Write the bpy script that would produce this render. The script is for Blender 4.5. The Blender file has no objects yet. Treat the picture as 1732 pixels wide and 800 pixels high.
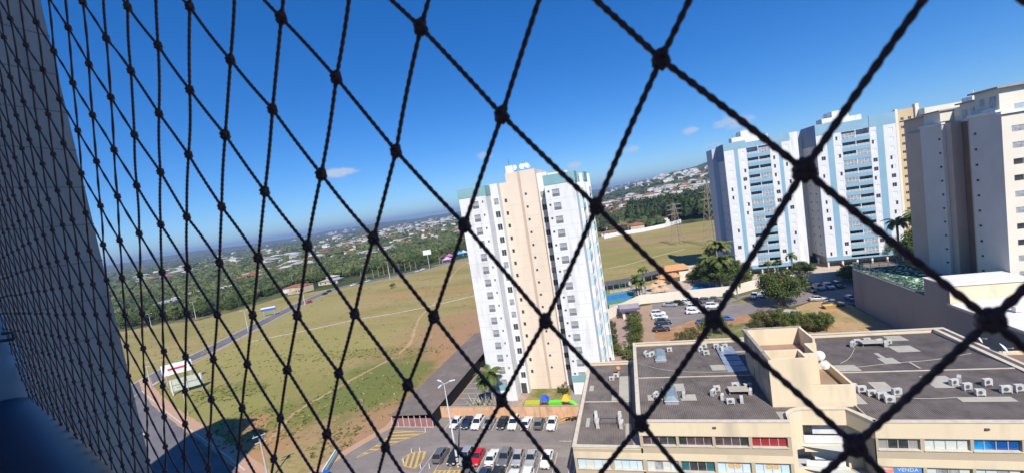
import bpy, bmesh, math, random
import numpy as np
from mathutils import Vector, Matrix
random.seed(7); rng = np.random.default_rng(7)
SC = bpy.context.scene; COL = SC.collection
PI = math.pi
# ------------------------------------------------------------------ camera
F, PITCH, ROLL, YAW, CAMZ = 686.86, 0.078928, 0.153626, -0.284601, 44.0
_w = Vector((math.sin(YAW)*math.cos(PITCH), math.cos(YAW)*math.cos(PITCH), -math.sin(PITCH)))
_r0 = Vector((math.cos(YAW), -math.sin(YAW), 0)); _d0 = _w.cross(_r0)
_r = _r0*math.cos(ROLL) + _d0*math.sin(ROLL); _d = -_r0*math.sin(ROLL) + _d0*math.cos(ROLL)
cam = bpy.data.objects.new('camera', bpy.data.cameras.new('camera')); COL.objects.link(cam)
M = Matrix((( _r.x, -_d.x, -_w.x, 0), (_r.y, -_d.y, -_w.y, 0), (_r.z, -_d.z, -_w.z, CAMZ), (0, 0, 0, 1)))
cam.matrix_world = M
cam.data.sensor_width = 36; cam.data.lens = F/1732*36
cam.data.clip_start = 0.01; cam.data.clip_end = 60000
cam.data.dof.use_dof = True; cam.data.dof.focus_distance = 90; cam.data.dof.aperture_fstop = 18
SC.camera = cam
# ------------------------------------------------------------------ sky, sun, exposure
SUNV = Vector((.35, -.85, 1.0)).normalized()
world = bpy.data.worlds.new('World'); SC.world = world; world.use_nodes = True
nt = world.node_tree; nt.nodes.clear()
def N(tree, t, **kw):
    n = tree.nodes.new(t)
    for k, v in kw.items(): setattr(n, k, v)
    return n
sky = N(nt, 'ShaderNodeTexSky', sky_type='NISHITA', sun_disc=False)
sky.sun_elevation = math.asin(SUNV.z); sky.sun_rotation = math.atan2(SUNV.x, SUNV.y)
sky.altitude = 1100; sky.air_density = 1.0; sky.dust_density = 0.1; sky.ozone_density = 3.2
bg = N(nt, 'ShaderNodeBackground'); bg.inputs[1].default_value = 0.112
wo = N(nt, 'ShaderNodeOutputWorld')
hs = N(nt, 'ShaderNodeHueSaturation'); hs.inputs['Saturation'].default_value = 1.52; hs.inputs['Value'].default_value = 1.0
gmm = N(nt, 'ShaderNodeGamma'); gmm.inputs[1].default_value = .80
nt.links.new(sky.outputs[0], gmm.inputs[0]); nt.links.new(gmm.outputs[0], hs.inputs['Color']); gm = N(nt, 'ShaderNodeMix', data_type='RGBA', blend_type='MULTIPLY'); gm.inputs['Factor'].default_value = 1; gm.inputs['B'].default_value = (.70, 1.0, 1.38, 1)
nt.links.new(hs.outputs[0], gm.inputs['A'])
# a few small fair-weather clouds low over the horizon (part of the sky)
wtc = N(nt, 'ShaderNodeTexCoord'); cur = gm.outputs['Result']
wn = N(nt, 'ShaderNodeTexNoise'); wn.inputs['Scale'].default_value = 38; wn.inputs['Detail'].default_value = 9; wn.inputs['Roughness'].default_value = .6
wm = N(nt, 'ShaderNodeMapping'); wm.inputs['Scale'].default_value = (1, 1, 2.6); nt.links.new(wtc.outputs['Generated'], wm.inputs[0]); nt.links.new(wm.outputs[0], wn.inputs['Vector'])
for az, el, ra, re, am in [(-0.6596, 0.1277, 0.0585, 0.017, 0.75), (0.2388, 0.0988, 0.0483, 0.0189, 0.6), (0.1538, 0.0988, 0.0236, 0.0132, 0.6), (0.0225, 0.0811, 0.0285, 0.0114, 0.45), (-0.1115, 0.0684, 0.0258, 0.0114, 0.7), (-0.3198, 0.1255, 0.0259, 0.0132, 0.45), (0.2582, 0.0749, 0.0256, 0.0095, 0.4), (0.1966, 0.0593, 0.0266, 0.0076, 0.3), (-0.0467, 0.0294, 0.0256, 0.0095, 0.25), (-0.5625, 0.0273, 0.0109, 0.0076, 0.4), (0.0995, 0.0319, 0.0209, 0.0057, 0.2)]:
    c = Vector((math.sin(az)*math.cos(el), math.cos(az)*math.cos(el), math.sin(el))); tx = Vector((math.cos(az), -math.sin(az), 0)); tz = tx.cross(c) * -1
    acc = None
    for ax, rad in ((tx, ra*.72), (tz, re*.72)):
        dp = N(nt, 'ShaderNodeVectorMath', operation='DOT_PRODUCT'); dp.inputs[1].default_value = ax; nt.links.new(wtc.outputs['Generated'], dp.inputs[0])
        ma = N(nt, 'ShaderNodeMath', operation='MULTIPLY_ADD'); ma.inputs[1].default_value = 1/rad; ma.inputs[2].default_value = -c.dot(ax)/rad; nt.links.new(dp.outputs['Value'], ma.inputs[0])
        sq = N(nt, 'ShaderNodeMath', operation='MULTIPLY'); nt.links.new(ma.outputs[0], sq.inputs[0]); nt.links.new(ma.outputs[0], sq.inputs[1])
        if acc is None: acc = sq.outputs[0]
        else: ad = N(nt, 'ShaderNodeMath', operation='ADD'); nt.links.new(acc, ad.inputs[0]); nt.links.new(sq.outputs[0], ad.inputs[1]); acc = ad.outputs[0]
    nz = N(nt, 'ShaderNodeMath', operation='MULTIPLY_ADD'); nz.inputs[1].default_value = 3.2; nt.links.new(wn.outputs['Fac'], nz.inputs[0]); nt.links.new(acc, nz.inputs[2])
    mr = N(nt, 'ShaderNodeMapRange'); mr.interpolation_type = 'SMOOTHSTEP'; mr.inputs[1].default_value = 3.1; mr.inputs[2].default_value = 1.6; mr.inputs[4].default_value = am; nt.links.new(nz.outputs[0], mr.inputs[0])
    fr = N(nt, 'ShaderNodeVectorMath', operation='DOT_PRODUCT'); fr.inputs[1].default_value = c; nt.links.new(wtc.outputs['Generated'], fr.inputs[0])
    gt = N(nt, 'ShaderNodeMath', operation='GREATER_THAN'); gt.inputs[1].default_value = .5; nt.links.new(fr.outputs['Value'], gt.inputs[0])
    mm = N(nt, 'ShaderNodeMath', operation='MULTIPLY'); nt.links.new(mr.outputs[0], mm.inputs[0]); nt.links.new(gt.outputs[0], mm.inputs[1])
    cx = N(nt, 'ShaderNodeMix', data_type='RGBA'); cx.inputs['B'].default_value = (4.6, 4.9, 5.6, 1); nt.links.new(mm.outputs[0], cx.inputs['Factor']); nt.links.new(cur, cx.inputs['A']); cur = cx.outputs['Result']
nt.links.new(cur, bg.inputs[0]); nt.links.new(bg.outputs[0], wo.inputs[0])
sun = bpy.data.objects.new('sun', bpy.data.lights.new('sun', 'SUN')); COL.objects.link(sun)
sun.data.energy = 5.0; sun.data.angle = math.radians(0.53); sun.data.color = (1, .95, .87)
sun.rotation_euler = SUNV.to_track_quat('Z', 'Y').to_euler()
SC.view_settings.view_transform = 'Standard'; SC.view_settings.look = 'None'
SC.view_settings.exposure = 0.32; SC.view_settings.gamma = 1.0; SC.view_settings.use_curve_mapping = False
SC.cycles.max_bounces = 6; SC.cycles.diffuse_bounces = 2; SC.cycles.glossy_bounces = 3; SC.cycles.volume_bounces = 0
SC.cycles.transparent_max_bounces = 8; SC.cycles.use_denoising = True; SC.cycles.caustics_reflective = False
# ------------------------------------------------------------------ photo survey helpers (rays of the surveyed camera)
def ray(u, v): return _r*((u-866)/F) + _d*((v-400)/F) + _w
def hz(x, y):   # height of the terrain: level near, a settled hill to the north-east, low ridges on the skyline
    R = math.hypot(x, y); az = math.degrees(math.atan2(x, y))
    def ss(a, b, t): t = min(1, max(0, (t-a)/(b-a))); return t*t*(3-2*t)
    h = 96*ss(-7, 11, az)*(1-ss(60, 90, az))*ss(700, 2500, R)*(1-.35*ss(2700, 5000, R))*(1+.10*math.sin(R*.004+az*.35)+.06*math.sin(az*1.3))
    h += (62+14*math.sin(az*.33+1)+7*math.sin(az*.9)+5*math.sin(az*2.3))*ss(4500, 8500, R)
    return h
def gp(u, v, z=0.0):
    k = ray(u, v)
    if z or k.z < -0.13:
        t = (z-CAMZ)/k.z; return Vector((k.x*t, k.y*t, z))
    t = 250.0
    for i in range(900):
        P = k*t
        if P.z+CAMZ <= hz(P.x, P.y): break
        t *= 1.006
    return Vector((P.x, P.y, hz(P.x, P.y)))
def py(u, v, y): k = ray(u, v); t = y/k.y; return Vector((k.x*t, y, CAMZ+k.z*t))
def px(u, v, x): k = ray(u, v); t = x/k.x; return Vector((x, k.y*t, CAMZ+k.z*t))
# ------------------------------------------------------------------ materials
MATS = {}
def mat(name, c, c2=None, scale=1.0, rough=.8, bump=0, bscale=None, metal=0, spec=.3, detail=6, contrast=(.35, .65), coord='Object', dirt=None, dscale=.3):
    if name in MATS: return MATS[name]
    m = bpy.data.materials.new(name); m.use_nodes = True; t = m.node_tree; b = t.nodes['Principled BSDF']
    b.inputs['Roughness'].default_value = rough; b.inputs['Metallic'].default_value = metal; b.inputs['Specular IOR Level'].default_value = spec
    b.inputs['Base Color'].default_value = (*c, 1)
    tc = N(t, 'ShaderNodeTexCoord')
    if coord == 'World':
        g = N(t, 'ShaderNodeNewGeometry'); src = g.outputs['Position']
    else: src = tc.outputs[coord]
    if c2 is not None:
        n = N(t, 'ShaderNodeTexNoise'); n.inputs['Scale'].default_value = scale; n.inputs['Detail'].default_value = detail; n.inputs['Roughness'].default_value = .6
        r = N(t, 'ShaderNodeValToRGB'); r.color_ramp.elements[0].position, r.color_ramp.elements[1].position = contrast
        r.color_ramp.elements[0].color = (*c, 1); r.color_ramp.elements[1].color = (*c2, 1)
        t.links.new(src, n.inputs['Vector']); t.links.new(n.outputs['Fac'], r.inputs[0])
        out = r.outputs[0]
        if dirt:
            n2 = N(t, 'ShaderNodeTexNoise'); n2.inputs['Scale'].default_value = dscale; n2.inputs['Detail'].default_value = 8
            mp = N(t, 'ShaderNodeMapping'); mp.inputs['Scale'].default_value = (1, 1, .18)
            t.links.new(src, mp.inputs[0]); t.links.new(mp.outputs[0], n2.inputs['Vector'])
            r2 = N(t, 'ShaderNodeMapRange'); r2.inputs[1].default_value = .52; r2.inputs[2].default_value = .75; t.links.new(n2.outputs['Fac'], r2.inputs[0])
            mx = N(t, 'ShaderNodeMix', data_type='RGBA'); mx.inputs['B'].default_value = (*dirt, 1)
            t.links.new(r2.outputs[0], mx.inputs['Factor']); t.links.new(out, mx.inputs['A']); out = mx.outputs['Result']
        t.links.new(out, b.inputs['Base Color'])
    if bump:
        n = N(t, 'ShaderNodeTexNoise'); n.inputs['Scale'].default_value = bscale or scale*4; n.inputs['Detail'].default_value = 5
        bp = N(t, 'ShaderNodeBump'); bp.inputs['Strength'].default_value = bump; bp.inputs['Distance'].default_value = .05
        t.links.new(src, n.inputs['Vector']); t.links.new(n.outputs['Fac'], bp.inputs['Height']); t.links.new(bp.outputs[0], b.inputs['Normal'])
    MATS[name] = m; return m
def leafmat(name, a, b_, c, scale=.35):
    m = bpy.data.materials.new(name); m.use_nodes = True; t = m.node_tree; b = t.nodes['Principled BSDF']
    b.inputs['Roughness'].default_value = .6; b.inputs['Specular IOR Level'].default_value = .25
    g = N(t, 'ShaderNodeNewGeometry'); n = N(t, 'ShaderNodeTexNoise'); n.inputs['Scale'].default_value = scale; n.inputs['Detail'].default_value = 6
    oi = N(t, 'ShaderNodeObjectInfo')
    r = N(t, 'ShaderNodeValToRGB'); r.color_ramp.elements[0].position = .3; r.color_ramp.elements[0].color = (*a, 1)
    r.color_ramp.elements[1].position = .7; r.color_ramp.elements[1].color = (*c, 1); e = r.color_ramp.elements.new(.5); e.color = (*b_, 1)
    ad = N(t, 'ShaderNodeMath', operation='MULTIPLY_ADD'); ad.inputs[1].default_value = .22; 
    sb = N(t, 'ShaderNodeMath', operation='SUBTRACT'); sb.inputs[1].default_value = .11
    t.links.new(g.outputs['Position'], n.inputs['Vector']); t.links.new(oi.outputs['Random'], ad.inputs[0]); t.links.new(n.outputs['Fac'], ad.inputs[2])
    t.links.new(ad.outputs[0], sb.inputs[0]); t.links.new(sb.outputs[0], r.inputs[0]); t.links.new(r.outputs[0], b.inputs['Base Color'])
    MATS[name] = m; return m
# ------------------------------------------------------------------ mesh builder
class MB:
    def __init__(s): s.v = []; s.f = []; s.m = []
    def add(s, vs, fs, mi=0):
        o = len(s.v); s.v += [tuple(p) for p in vs]; s.f += [tuple(i+o for i in f) for f in fs]; s.m += [mi]*len(fs); return s
    def quad(s, a, b, c, d, mi=0): return s.add([a, b, c, d], [(0, 1, 2, 3)], mi)
    def box(s, x0, x1, y0, y1, z0, z1, mi=0):
        return s.add([(x0,y0,z0),(x1,y0,z0),(x1,y1,z0),(x0,y1,z0),(x0,y0,z1),(x1,y0,z1),(x1,y1,z1),(x0,y1,z1)],
                     [(0,3,2,1),(4,5,6,7),(0,1,5,4),(1,2,6,5),(2,3,7,6),(3,0,4,7)], mi)
    def cbox(s, c, sx, sy, sz, rz=0, mi=0):
        ca, sa = math.cos(rz), math.sin(rz); vs = []
        for z in (-.5, .5):
            for x, y in ((-.5,-.5),(.5,-.5),(.5,.5),(-.5,.5)):
                X, Y = x*sx, y*sy; vs.append((c[0]+X*ca-Y*sa, c[1]+X*sa+Y*ca, c[2]+z*sz))
        return s.add(vs, [(0,3,2,1),(4,5,6,7),(0,1,5,4),(1,2,6,5),(2,3,7,6),(3,0,4,7)], mi)
    def tube(s, pts, rad, n=8, mi=0, cap=True):
        pts = [Vector(p) for p in pts]; rad = rad if isinstance(rad, (list, tuple)) else [rad]*len(pts)
        o = len(s.v); k = len(pts); u = None
        for i, p in enumerate(pts):
            d = (pts[min(i+1, k-1)]-pts[max(i-1, 0)]).normalized()
            if u is None: u = d.orthogonal().normalized()
            u = (u-d*u.dot(d)).normalized(); w = d.cross(u)
            for j in range(n):
                a = 2*PI*j/n; s.v.append(tuple(p+(u*math.cos(a)+w*math.sin(a))*rad[i]))
        for i in range(k-1):
            for j in range(n):
                s.f.append((o+i*n+j, o+i*n+(j+1) % n, o+(i+1)*n+(j+1) % n, o+(i+1)*n+j)); s.m.append(mi)
        if cap:
            s.f.append(tuple(o+j for j in reversed(range(n)))); s.m.append(mi)
            s.f.append(tuple(o+(k-1)*n+j for j in range(n))); s.m.append(mi)
        return s
    def prism(s, poly, z0, z1, mi=0, top=None):   # poly counter-clockwise
        n = len(poly); vs = [(p[0], p[1], z0) for p in poly]+[(p[0], p[1], z1) for p in poly]
        s.add(vs, [tuple(reversed(range(n)))]+[(i, (i+1) % n, n+(i+1) % n, n+i) for i in range(n)], mi)
        return s.add([(p[0], p[1], z1) for p in poly], [tuple(range(n))], mi if top is None else top)
    def extr(s, prof, x0, x1, mi=0, closed=True):   # profile in (y, z) swept along x
        n = len(prof); vs = [(x0, a, b) for a, b in prof]+[(x1, a, b) for a, b in prof]
        fs = [(i, (i+1) % n, n+(i+1) % n, n+i) for i in range(n if closed else n-1)]
        if closed: fs += [tuple(reversed(range(n))), tuple(range(n, 2*n))]
        return s.add(vs, fs, mi)
    def mesh(s, name, mats, smooth=False):
        me = bpy.data.meshes.new(name); me.from_pydata(s.v, [], s.f)
        for m in (mats if isinstance(mats, (list, tuple)) else [mats]): me.materials.append(m)
        me.polygons.foreach_set('material_index', s.m)
        if smooth: me.polygons.foreach_set('use_smooth', [True]*len(s.f))
        me.update()
        bm = bmesh.new(); bm.from_mesh(me); bmesh.ops.recalc_face_normals(bm, faces=bm.faces) if len(s.f) < 20000 and not getattr(s, 'norec', False) else None
        bm.to_mesh(me); bm.free(); return me
    def obj(s, name, mats, parent=None, smooth=False, loc=None):
        o = bpy.data.objects.new(name, s.mesh(name, mats, smooth)); COL.objects.link(o)
        if parent: o.parent = parent
        if loc is not None: o.location = loc
        return o
def tag(o, label=None, cat=None, group=None, kind=None):
    if label: o['label'] = label
    if cat: o['category'] = cat
    if group: o['group'] = group
    if kind: o['kind'] = kind
    return o
def thing(name, label, cat, loc=(0, 0, 0), rz=0, group=None):
    o = bpy.data.objects.new(name, None); COL.objects.link(o); o.location = loc; o.rotation_euler = (0, 0, rz); o.empty_display_size = .3
    return tag(o, label, cat, group)
def inst(name, me, parent=None, loc=(0, 0, 0), rz=0, scale=None, mats=None):
    o = bpy.data.objects.new(name, me); COL.objects.link(o); o.location = loc; o.rotation_euler = (0, 0, rz)
    if parent: o.parent = parent
    if scale is not None: o.scale = scale if hasattr(scale, '__len__') else (scale,)*3
    if mats:
        for i, m in enumerate(mats): o.material_slots[i].link = 'OBJECT'; o.material_slots[i].material = m
    return o
def copytree(o, loc=None, rz=None, scale=None, label=None, group=None, parent=None):
    c = o.copy(); COL.objects.link(c)
    if parent: c.parent = parent
    if loc is not None: c.location = loc
    if rz is not None: c.rotation_euler = (0, 0, rz)
    if scale is not None: c.scale = scale if hasattr(scale, '__len__') else (scale,)*3
    if label: c['label'] = label
    if group: c['group'] = group
    for ch in list(o.children): copytree(ch, parent=c)
    return c
def struct(name, mb, m, smooth=False): return tag(mb.obj(name, m, smooth=smooth), kind='structure')
def panel(mb, P, U, Wd, Ht, holes, Nn, depth=.18, mi=0):
    """wall face with real openings: P lower-left corner, U along, Nn outward"""
    P, U, Nn = Vector(P), Vector(U), Vector(Nn); Zv = Vector((0, 0, 1))
    us = sorted({0, Wd, *[h[0] for h in holes], *[h[1] for h in holes]}); vs = sorted({0, Ht, *[h[2] for h in holes], *[h[3] for h in holes]})
    for i in range(len(us)-1):
        for j in range(len(vs)-1):
            uc, vc = (us[i]+us[i+1])/2, (vs[j]+vs[j+1])/2
            if any(h[0] < uc < h[1] and h[2] < vc < h[3] for h in holes): continue
            q = [P+U*us[a]+Zv*vs[b] for a, b in ((i, j), (i+1, j), (i+1, j+1), (i, j+1))]
            mb.quad(*q, mi)
    for h in holes:
        c = [P+U*h[a]+Zv*h[b] for a, b in ((0, 2), (1, 2), (1, 3), (0, 3))]
        for k in range(4):
            a, b = c[k], c[(k+1) % 4]; mb.quad(a, b, b-Nn*depth, a-Nn*depth, mi)
# smooth random helper
def U(a, b): return random.uniform(a, b)
# ================================================================== GROUND
def groundmat(name, base, spots=(), streak=None):
    """base: [(colour a, colour b, scale, contrast)...]; spots: lasting patches of bare soil or lush grass at places in the field"""
    m = bpy.data.materials.new(name); m.use_nodes = True; t = m.node_tree; b = t.nodes['Principled BSDF']
    b.inputs['Roughness'].default_value = .95; b.inputs['Specular IOR Level'].default_value = .1
    g = N(t, 'ShaderNodeNewGeometry'); pos = g.outputs['Position']
    def noise(sc, det=6, stretch=None):
        n = N(t, 'ShaderNodeTexNoise'); n.inputs['Scale'].default_value = sc; n.inputs['Detail'].default_value = det; n.inputs['Roughness'].default_value = .62
        if stretch:
            mp = N(t, 'ShaderNodeMapping'); mp.inputs['Scale'].default_value = stretch; mp.inputs['Rotation'].default_value = (0, 0, .35)
            t.links.new(pos, mp.inputs[0]); t.links.new(mp.outputs[0], n.inputs['Vector'])
        else: t.links.new(pos, n.inputs['Vector'])
        return n.outputs['Fac']
    def rng_(x, a, b_):
        r = N(t, 'ShaderNodeMapRange'); r.interpolation_type = 'SMOOTHSTEP'; r.inputs[1].default_value = a; r.inputs[2].default_value = b_; t.links.new(x, r.inputs[0]); return r.outputs[0]
    def mix(f, a, c):
        mx = N(t, 'ShaderNodeMix', data_type='RGBA'); t.links.new(f, mx.inputs['Factor'])
        for s, v in (('A', a), ('B', c)):
            if isinstance(v, tuple): mx.inputs[s].default_value = (*v, 1)
            else: t.links.new(v, mx.inputs[s])
        return mx.outputs['Result']
    out = base[0]
    for c, sc, lo, hi, st in base[1:]:
        out = mix(rng_(noise(sc, 7, st), lo, hi), out, c)
    for (x, y, rx, ry, c, amt) in spots:
        s = N(t, 'ShaderNodeVectorMath', operation='SUBTRACT'); s.inputs[1].default_value = (x, y, 0); t.links.new(pos, s.inputs[0])
        d = N(t, 'ShaderNodeVectorMath', operation='MULTIPLY'); d.inputs[1].default_value = (1/rx, 1/ry, 0); t.links.new(s.outputs[0], d.inputs[0])
        l = N(t, 'ShaderNodeVectorMath', operation='LENGTH'); t.links.new(d.outputs[0], l.inputs[0])
        a = N(t, 'ShaderNodeMath', operation='MULTIPLY_ADD'); a.inputs[1].default_value = 1.5; t.links.new(noise(5/(rx+ry), 8), a.inputs[0]); t.links.new(l.outputs['Value'], a.inputs[2])
        r = N(t, 'ShaderNodeMapRange'); r.interpolation_type = 'SMOOTHSTEP'; r.inputs[1].default_value = 2.05; r.inputs[2].default_value = 1.35; r.inputs[4].default_value = amt
        t.links.new(a.outputs[0], r.inputs[0]); out = mix(r.outputs[0], out, c)
    t.links.new(out, b.inputs['Base Color'])
    bp = N(t, 'ShaderNodeBump'); bp.inputs['Strength'].default_value = .6; bp.inputs['Distance'].default_value = .25
    t.links.new(noise(1.3, 8), bp.inputs['Height']); t.links.new(bp.outputs[0], b.inputs['Normal'])
    MATS[name] = m; return m
DRY = (.345, .262, .115); GRN = (.235, .210, .068); LUSH = (.165, .175, .045); SOIL = (.42, .21, .11); BRN = (.30, .20, .11)
WOODF = (.035, .052, .016)
m_far = groundmat('far land', [(.07, .085, .028), ((.15, .15, .065), .004, .42, .62, None), ((.30, .23, .12), .0016, .56, .68, (1, 2, 1)), ((.03, .045, .016), .02, .45, .6, None)])
m_field = groundmat('savanna field', [DRY, (GRN, .012, .40, .60, (1, 2.2, 1)), ((.30, .235, .10), .05, .48, .70, (1, 3, 1)), (LUSH, .035, .60, .74, (1, 2.5, 1)), (BRN, .02, .58, .72, (1, 2.2, 1)), ((.40, .31, .16), .11, .56, .74, (1, 6, 1)), ((.20, .18, .06), .45, .50, .70, (1, 2, 1)), ((.15, .14, .05), 1.6, .52, .72, None), ((.38, .30, .15), 2.6, .60, .78, None)],
    spots=[(-60, 112, 30, 52, (.34, .20, .115), .95), (-64, 100, 12, 22, SOIL, .35), (-75, 95, 18, 20, (.11, .155, .035), .85), (-92, 73, 14, 13, LUSH, .8), (-97, 74, 6, 5, SOIL, .8),
           (-85, 65, 9, 8, SOIL, .65), (-110, 95, 26, 10, GRN, .7), (-130, 215, 60, 9, SOIL, .45), (-60, 260, 40, 12, BRN, .6), (30, 330, 80, 14, BRN, .6), (-100, 120, 34, 5, LUSH, .6), (-126, 92, 14, 7, LUSH, .7), (-150, 125, 60, 30, (.29, .255, .09), .75), (-200, 190, 50, 40, (.30, .255, .10), .7), (-118, 84, 22, 8, (.25, .24, .075), .7)])
m_soil = groundmat('red soil', [(.36, .19, .10), ((.42, .26, .15), .25, .42, .65, None), ((.20, .20, .07), .09, .58, .70, None), ((.30, .15, .075), 1.2, .5, .7, None)])
m_dirt = groundmat('dirt lot', [(.42, .285, .155), ((.30, .25, .10), .11, .5, .66, None), ((.40, .21, .11), .12, .55, .68, None), ((.24, .16, .09), 1.0, .52, .7, None)])
m_asph = groundmat('parking asphalt', [(.225, .195, .180), ((.19, .168, .158), .25, .4, .65, None), ((.265, .23, .205), .06, .5, .66, (1, 4, 1)), ((.11, .10, .10), 2.2, .60, .8, None)])
m_road = groundmat('road asphalt', [(.17, .16, .165), ((.14, .13, .14), .1, .4, .6, None), ((.20, .185, .18), .8, .55, .75, None)])
m_path = groundmat('worn earth', [(.44, .31, .17), ((.36, .22, .12), .3, .4, .65, None)])
m_walk = groundmat('terracotta paving', [(.47, .27, .18), ((.42, .30, .20), .3, .4, .65, None)])
m_pave = groundmat('pinkish paving', [(.34, .24, .20), ((.40, .30, .24), .5, .4, .65, None)])
m_lawn = groundmat('lawn', [(.14, .155, .05), ((.27, .22, .12), .35, .42, .62, None)])
m_conc = mat('concrete kerb', (.42, .40, .37), (.5, .48, .44), 1.5, .9, coord='World')
m_yel = mat('yellow road paint', (.62, .38, .07), (.48, .33, .12), 2.5, .8, coord='World')
m_wht = mat('white road paint', (.62, .60, .56), (.42, .40, .37), 2, .8, coord='World')
# terrain: one sheet from under the camera to the skyline
mb = MB(); rings = [0, 12, 60, 150, 300, 450]+[450*1.13**i for i in range(1, 30)]; rings = [r for r in rings if r < 14000]+[14000]; NA = 240
for r in rings:
    for a in range(NA):
        th = 2*PI*a/NA; x, y = r*math.sin(th), r*math.cos(th); mb.v.append((x, y, hz(x, y)-.05))
for i in range(len(rings)-1):
    for a in range(NA):
        mb.f.append((i*NA+a, i*NA+(a+1) % NA, (i+1)*NA+(a+1) % NA, (i+1)*NA+a)); mb.m.append(0)
struct('ground', mb, m_far, smooth=True)
def sheet(name, pts, m, z=.0, kind='structure'):
    P = [(p[0], p[1]) for p in pts]; A = sum(P[i][0]*P[(i+1) % len(P)][1]-P[(i+1) % len(P)][0]*P[i][1] for i in range(len(P)))
    if A < 0: P.reverse()
    b = MB(); b.add([(x, y, z) for x, y in P], [tuple(range(len(P)))]); b.norec = True
    o = b.obj(name, m)
    if kind: tag(o, kind=kind)
    return o
def spx(pts, z=0.0): return [gp(u, v) for u, v in pts]
def ribbon_mb(b, pts, w, z, smooth=3, jag=0, mi=0):
    P = [Vector((p[0], p[1], 0)) for p in pts]
    for _ in range(smooth):
        Q = [P[0]]
        for i in range(len(P)-1): Q += [P[i]*.75+P[i+1]*.25, P[i]*.25+P[i+1]*.75]
        P = Q+[P[-1]]
    o = len(b.v)
    for i, p in enumerate(P):
        d = (P[min(i+1, len(P)-1)]-P[max(i-1, 0)]).normalized(); n = Vector((-d.y, d.x, 0)); ww = w/2*(1+(U(-jag, jag) if jag else 0))
        b.v += [tuple(p+n*ww+Vector((0, 0, z))), tuple(p-n*ww+Vector((0, 0, z)))]
    for i in range(len(P)-1): b.f.append((o+2*i, o+2*i+1, o+2*i+3, o+2*i+2)); b.m.append(mi)
    return P
def ribbon(name, pts, w, m, z, smooth=3, jag=0):
    b = MB(); b.norec = True; ribbon_mb(b, pts, w, z, smooth, jag); return struct(name, b, m)
FIELD = spx([(196, 562), (270, 549), (340, 541), (430, 517), (470, 504), (530, 493), (640, 473), (700, 462), (770, 442), (830, 430), (1000, 403), (1030, 398), (1110, 386), (1205, 373)])+[Vector((110, 380, 0)), Vector((130, 230, 0)), Vector((66, 215, 0)), Vector((30, 190, 0)), Vector((-12, 178, 0)), Vector((-12, 100, 0)), Vector((-12, 20, 0)), Vector((-150, 20, 0)), Vector((-360, 60, 0))]
sheet('field', FIELD, m_field, .0)
# roads left of the field
ribbon('road', spx([(228, 658), (262, 637), (300, 616), (345, 597), (440, 547), (510, 512), (560, 490), (600, 480), (650, 471), (710, 458), (760, 444), (830, 427)]), 9.5, m_road, .03)
sheet('road', [gp(*q) for q in [(240, 662), (262, 681), (300, 712), (340, 741), (375, 765), (415, 797)]]+[Vector((-60, 40, 0)), Vector((-96, 40, 0)), gp(240, 800)]+[gp(*q) for q in [(150, 740), (195, 690), (214, 660), (228, 648), (240, 650)]], m_road, .04)
b = MB(); 
for pts in ([(240, 661), (262, 680), (300, 711), (340, 740), (375, 764), (415, 796)], [(205, 706), (232, 724), (248, 738)], [(204, 694), (225, 672), (236, 664)]):
    P = spx(pts)
    ribbon_mb(b, P, .35, .13, 2)
tag(b.obj('kerb', m_conc), kind='structure')
ribbon('pavement', spx([(244, 640), (252, 662), (280, 690), (318, 716), (362, 746), (410, 780), (448, 812)]), 3.4, m_walk, .05, jag=.1)
ribbon('pavement', spx([(440, 555), (345, 606), (300, 628), (262, 648), (250, 662)]), 1.3, m_walk, .045)
ribbon('path', spx([(252, 668), (290, 698), (330, 725), (372, 758), (395, 775)]), 1.2, m_lawn, .047)
RD = spx([(228, 658), (262, 637), (300, 616), (345, 597), (440, 547), (510, 512), (560, 490), (600, 480), (650, 471), (710, 458), (760, 444), (830, 427)])
def offset(P, d):
    o = []
    for i, p in enumerate(P): t_ = (P[min(i+1, len(P)-1)]-P[max(i-1, 0)]); t_.z = 0; t_.normalize(); o.append(p+Vector((-t_.y, t_.x, 0))*d)
    return o
for d in (4.9, -4.9): ribbon('kerb', offset(RD, d), .7, m_conc, .06)
# footpaths worn through the grass
ribbon('path', spx([(806, 436), (775, 452), (752, 484), (740, 508), (722, 524), (708, 538), (700, 560), (697, 578), (672, 601), (640, 618), (588, 645), (545, 670), (510, 690), (488, 705), (470, 730), (455, 745)]), 1.25, m_path, .02, jag=.35)
ribbon('path', spx([(420, 578), (470, 568), (545, 553), (600, 540), (660, 531), (722, 519), (805, 499)]), 1.5, mat('old concrete track', (.52, .47, .36), (.40, .36, .24), .5, .9, coord='World'), .018, jag=.2)
ribbon('path', spx([(1022, 455), (1060, 448), (1100, 436), (1158, 421)]), 1.1, MATS['old concrete track'], .018, jag=.2)
ribbon('path', spx([(210, 620), (240, 614), (290, 605)]), 1.4, m_path, .018, jag=.2)
ribbon('path', spx([(470, 520), (520, 506), (560, 498), (600, 484)]), 2.0, m_path, .025, jag=.1)
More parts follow.
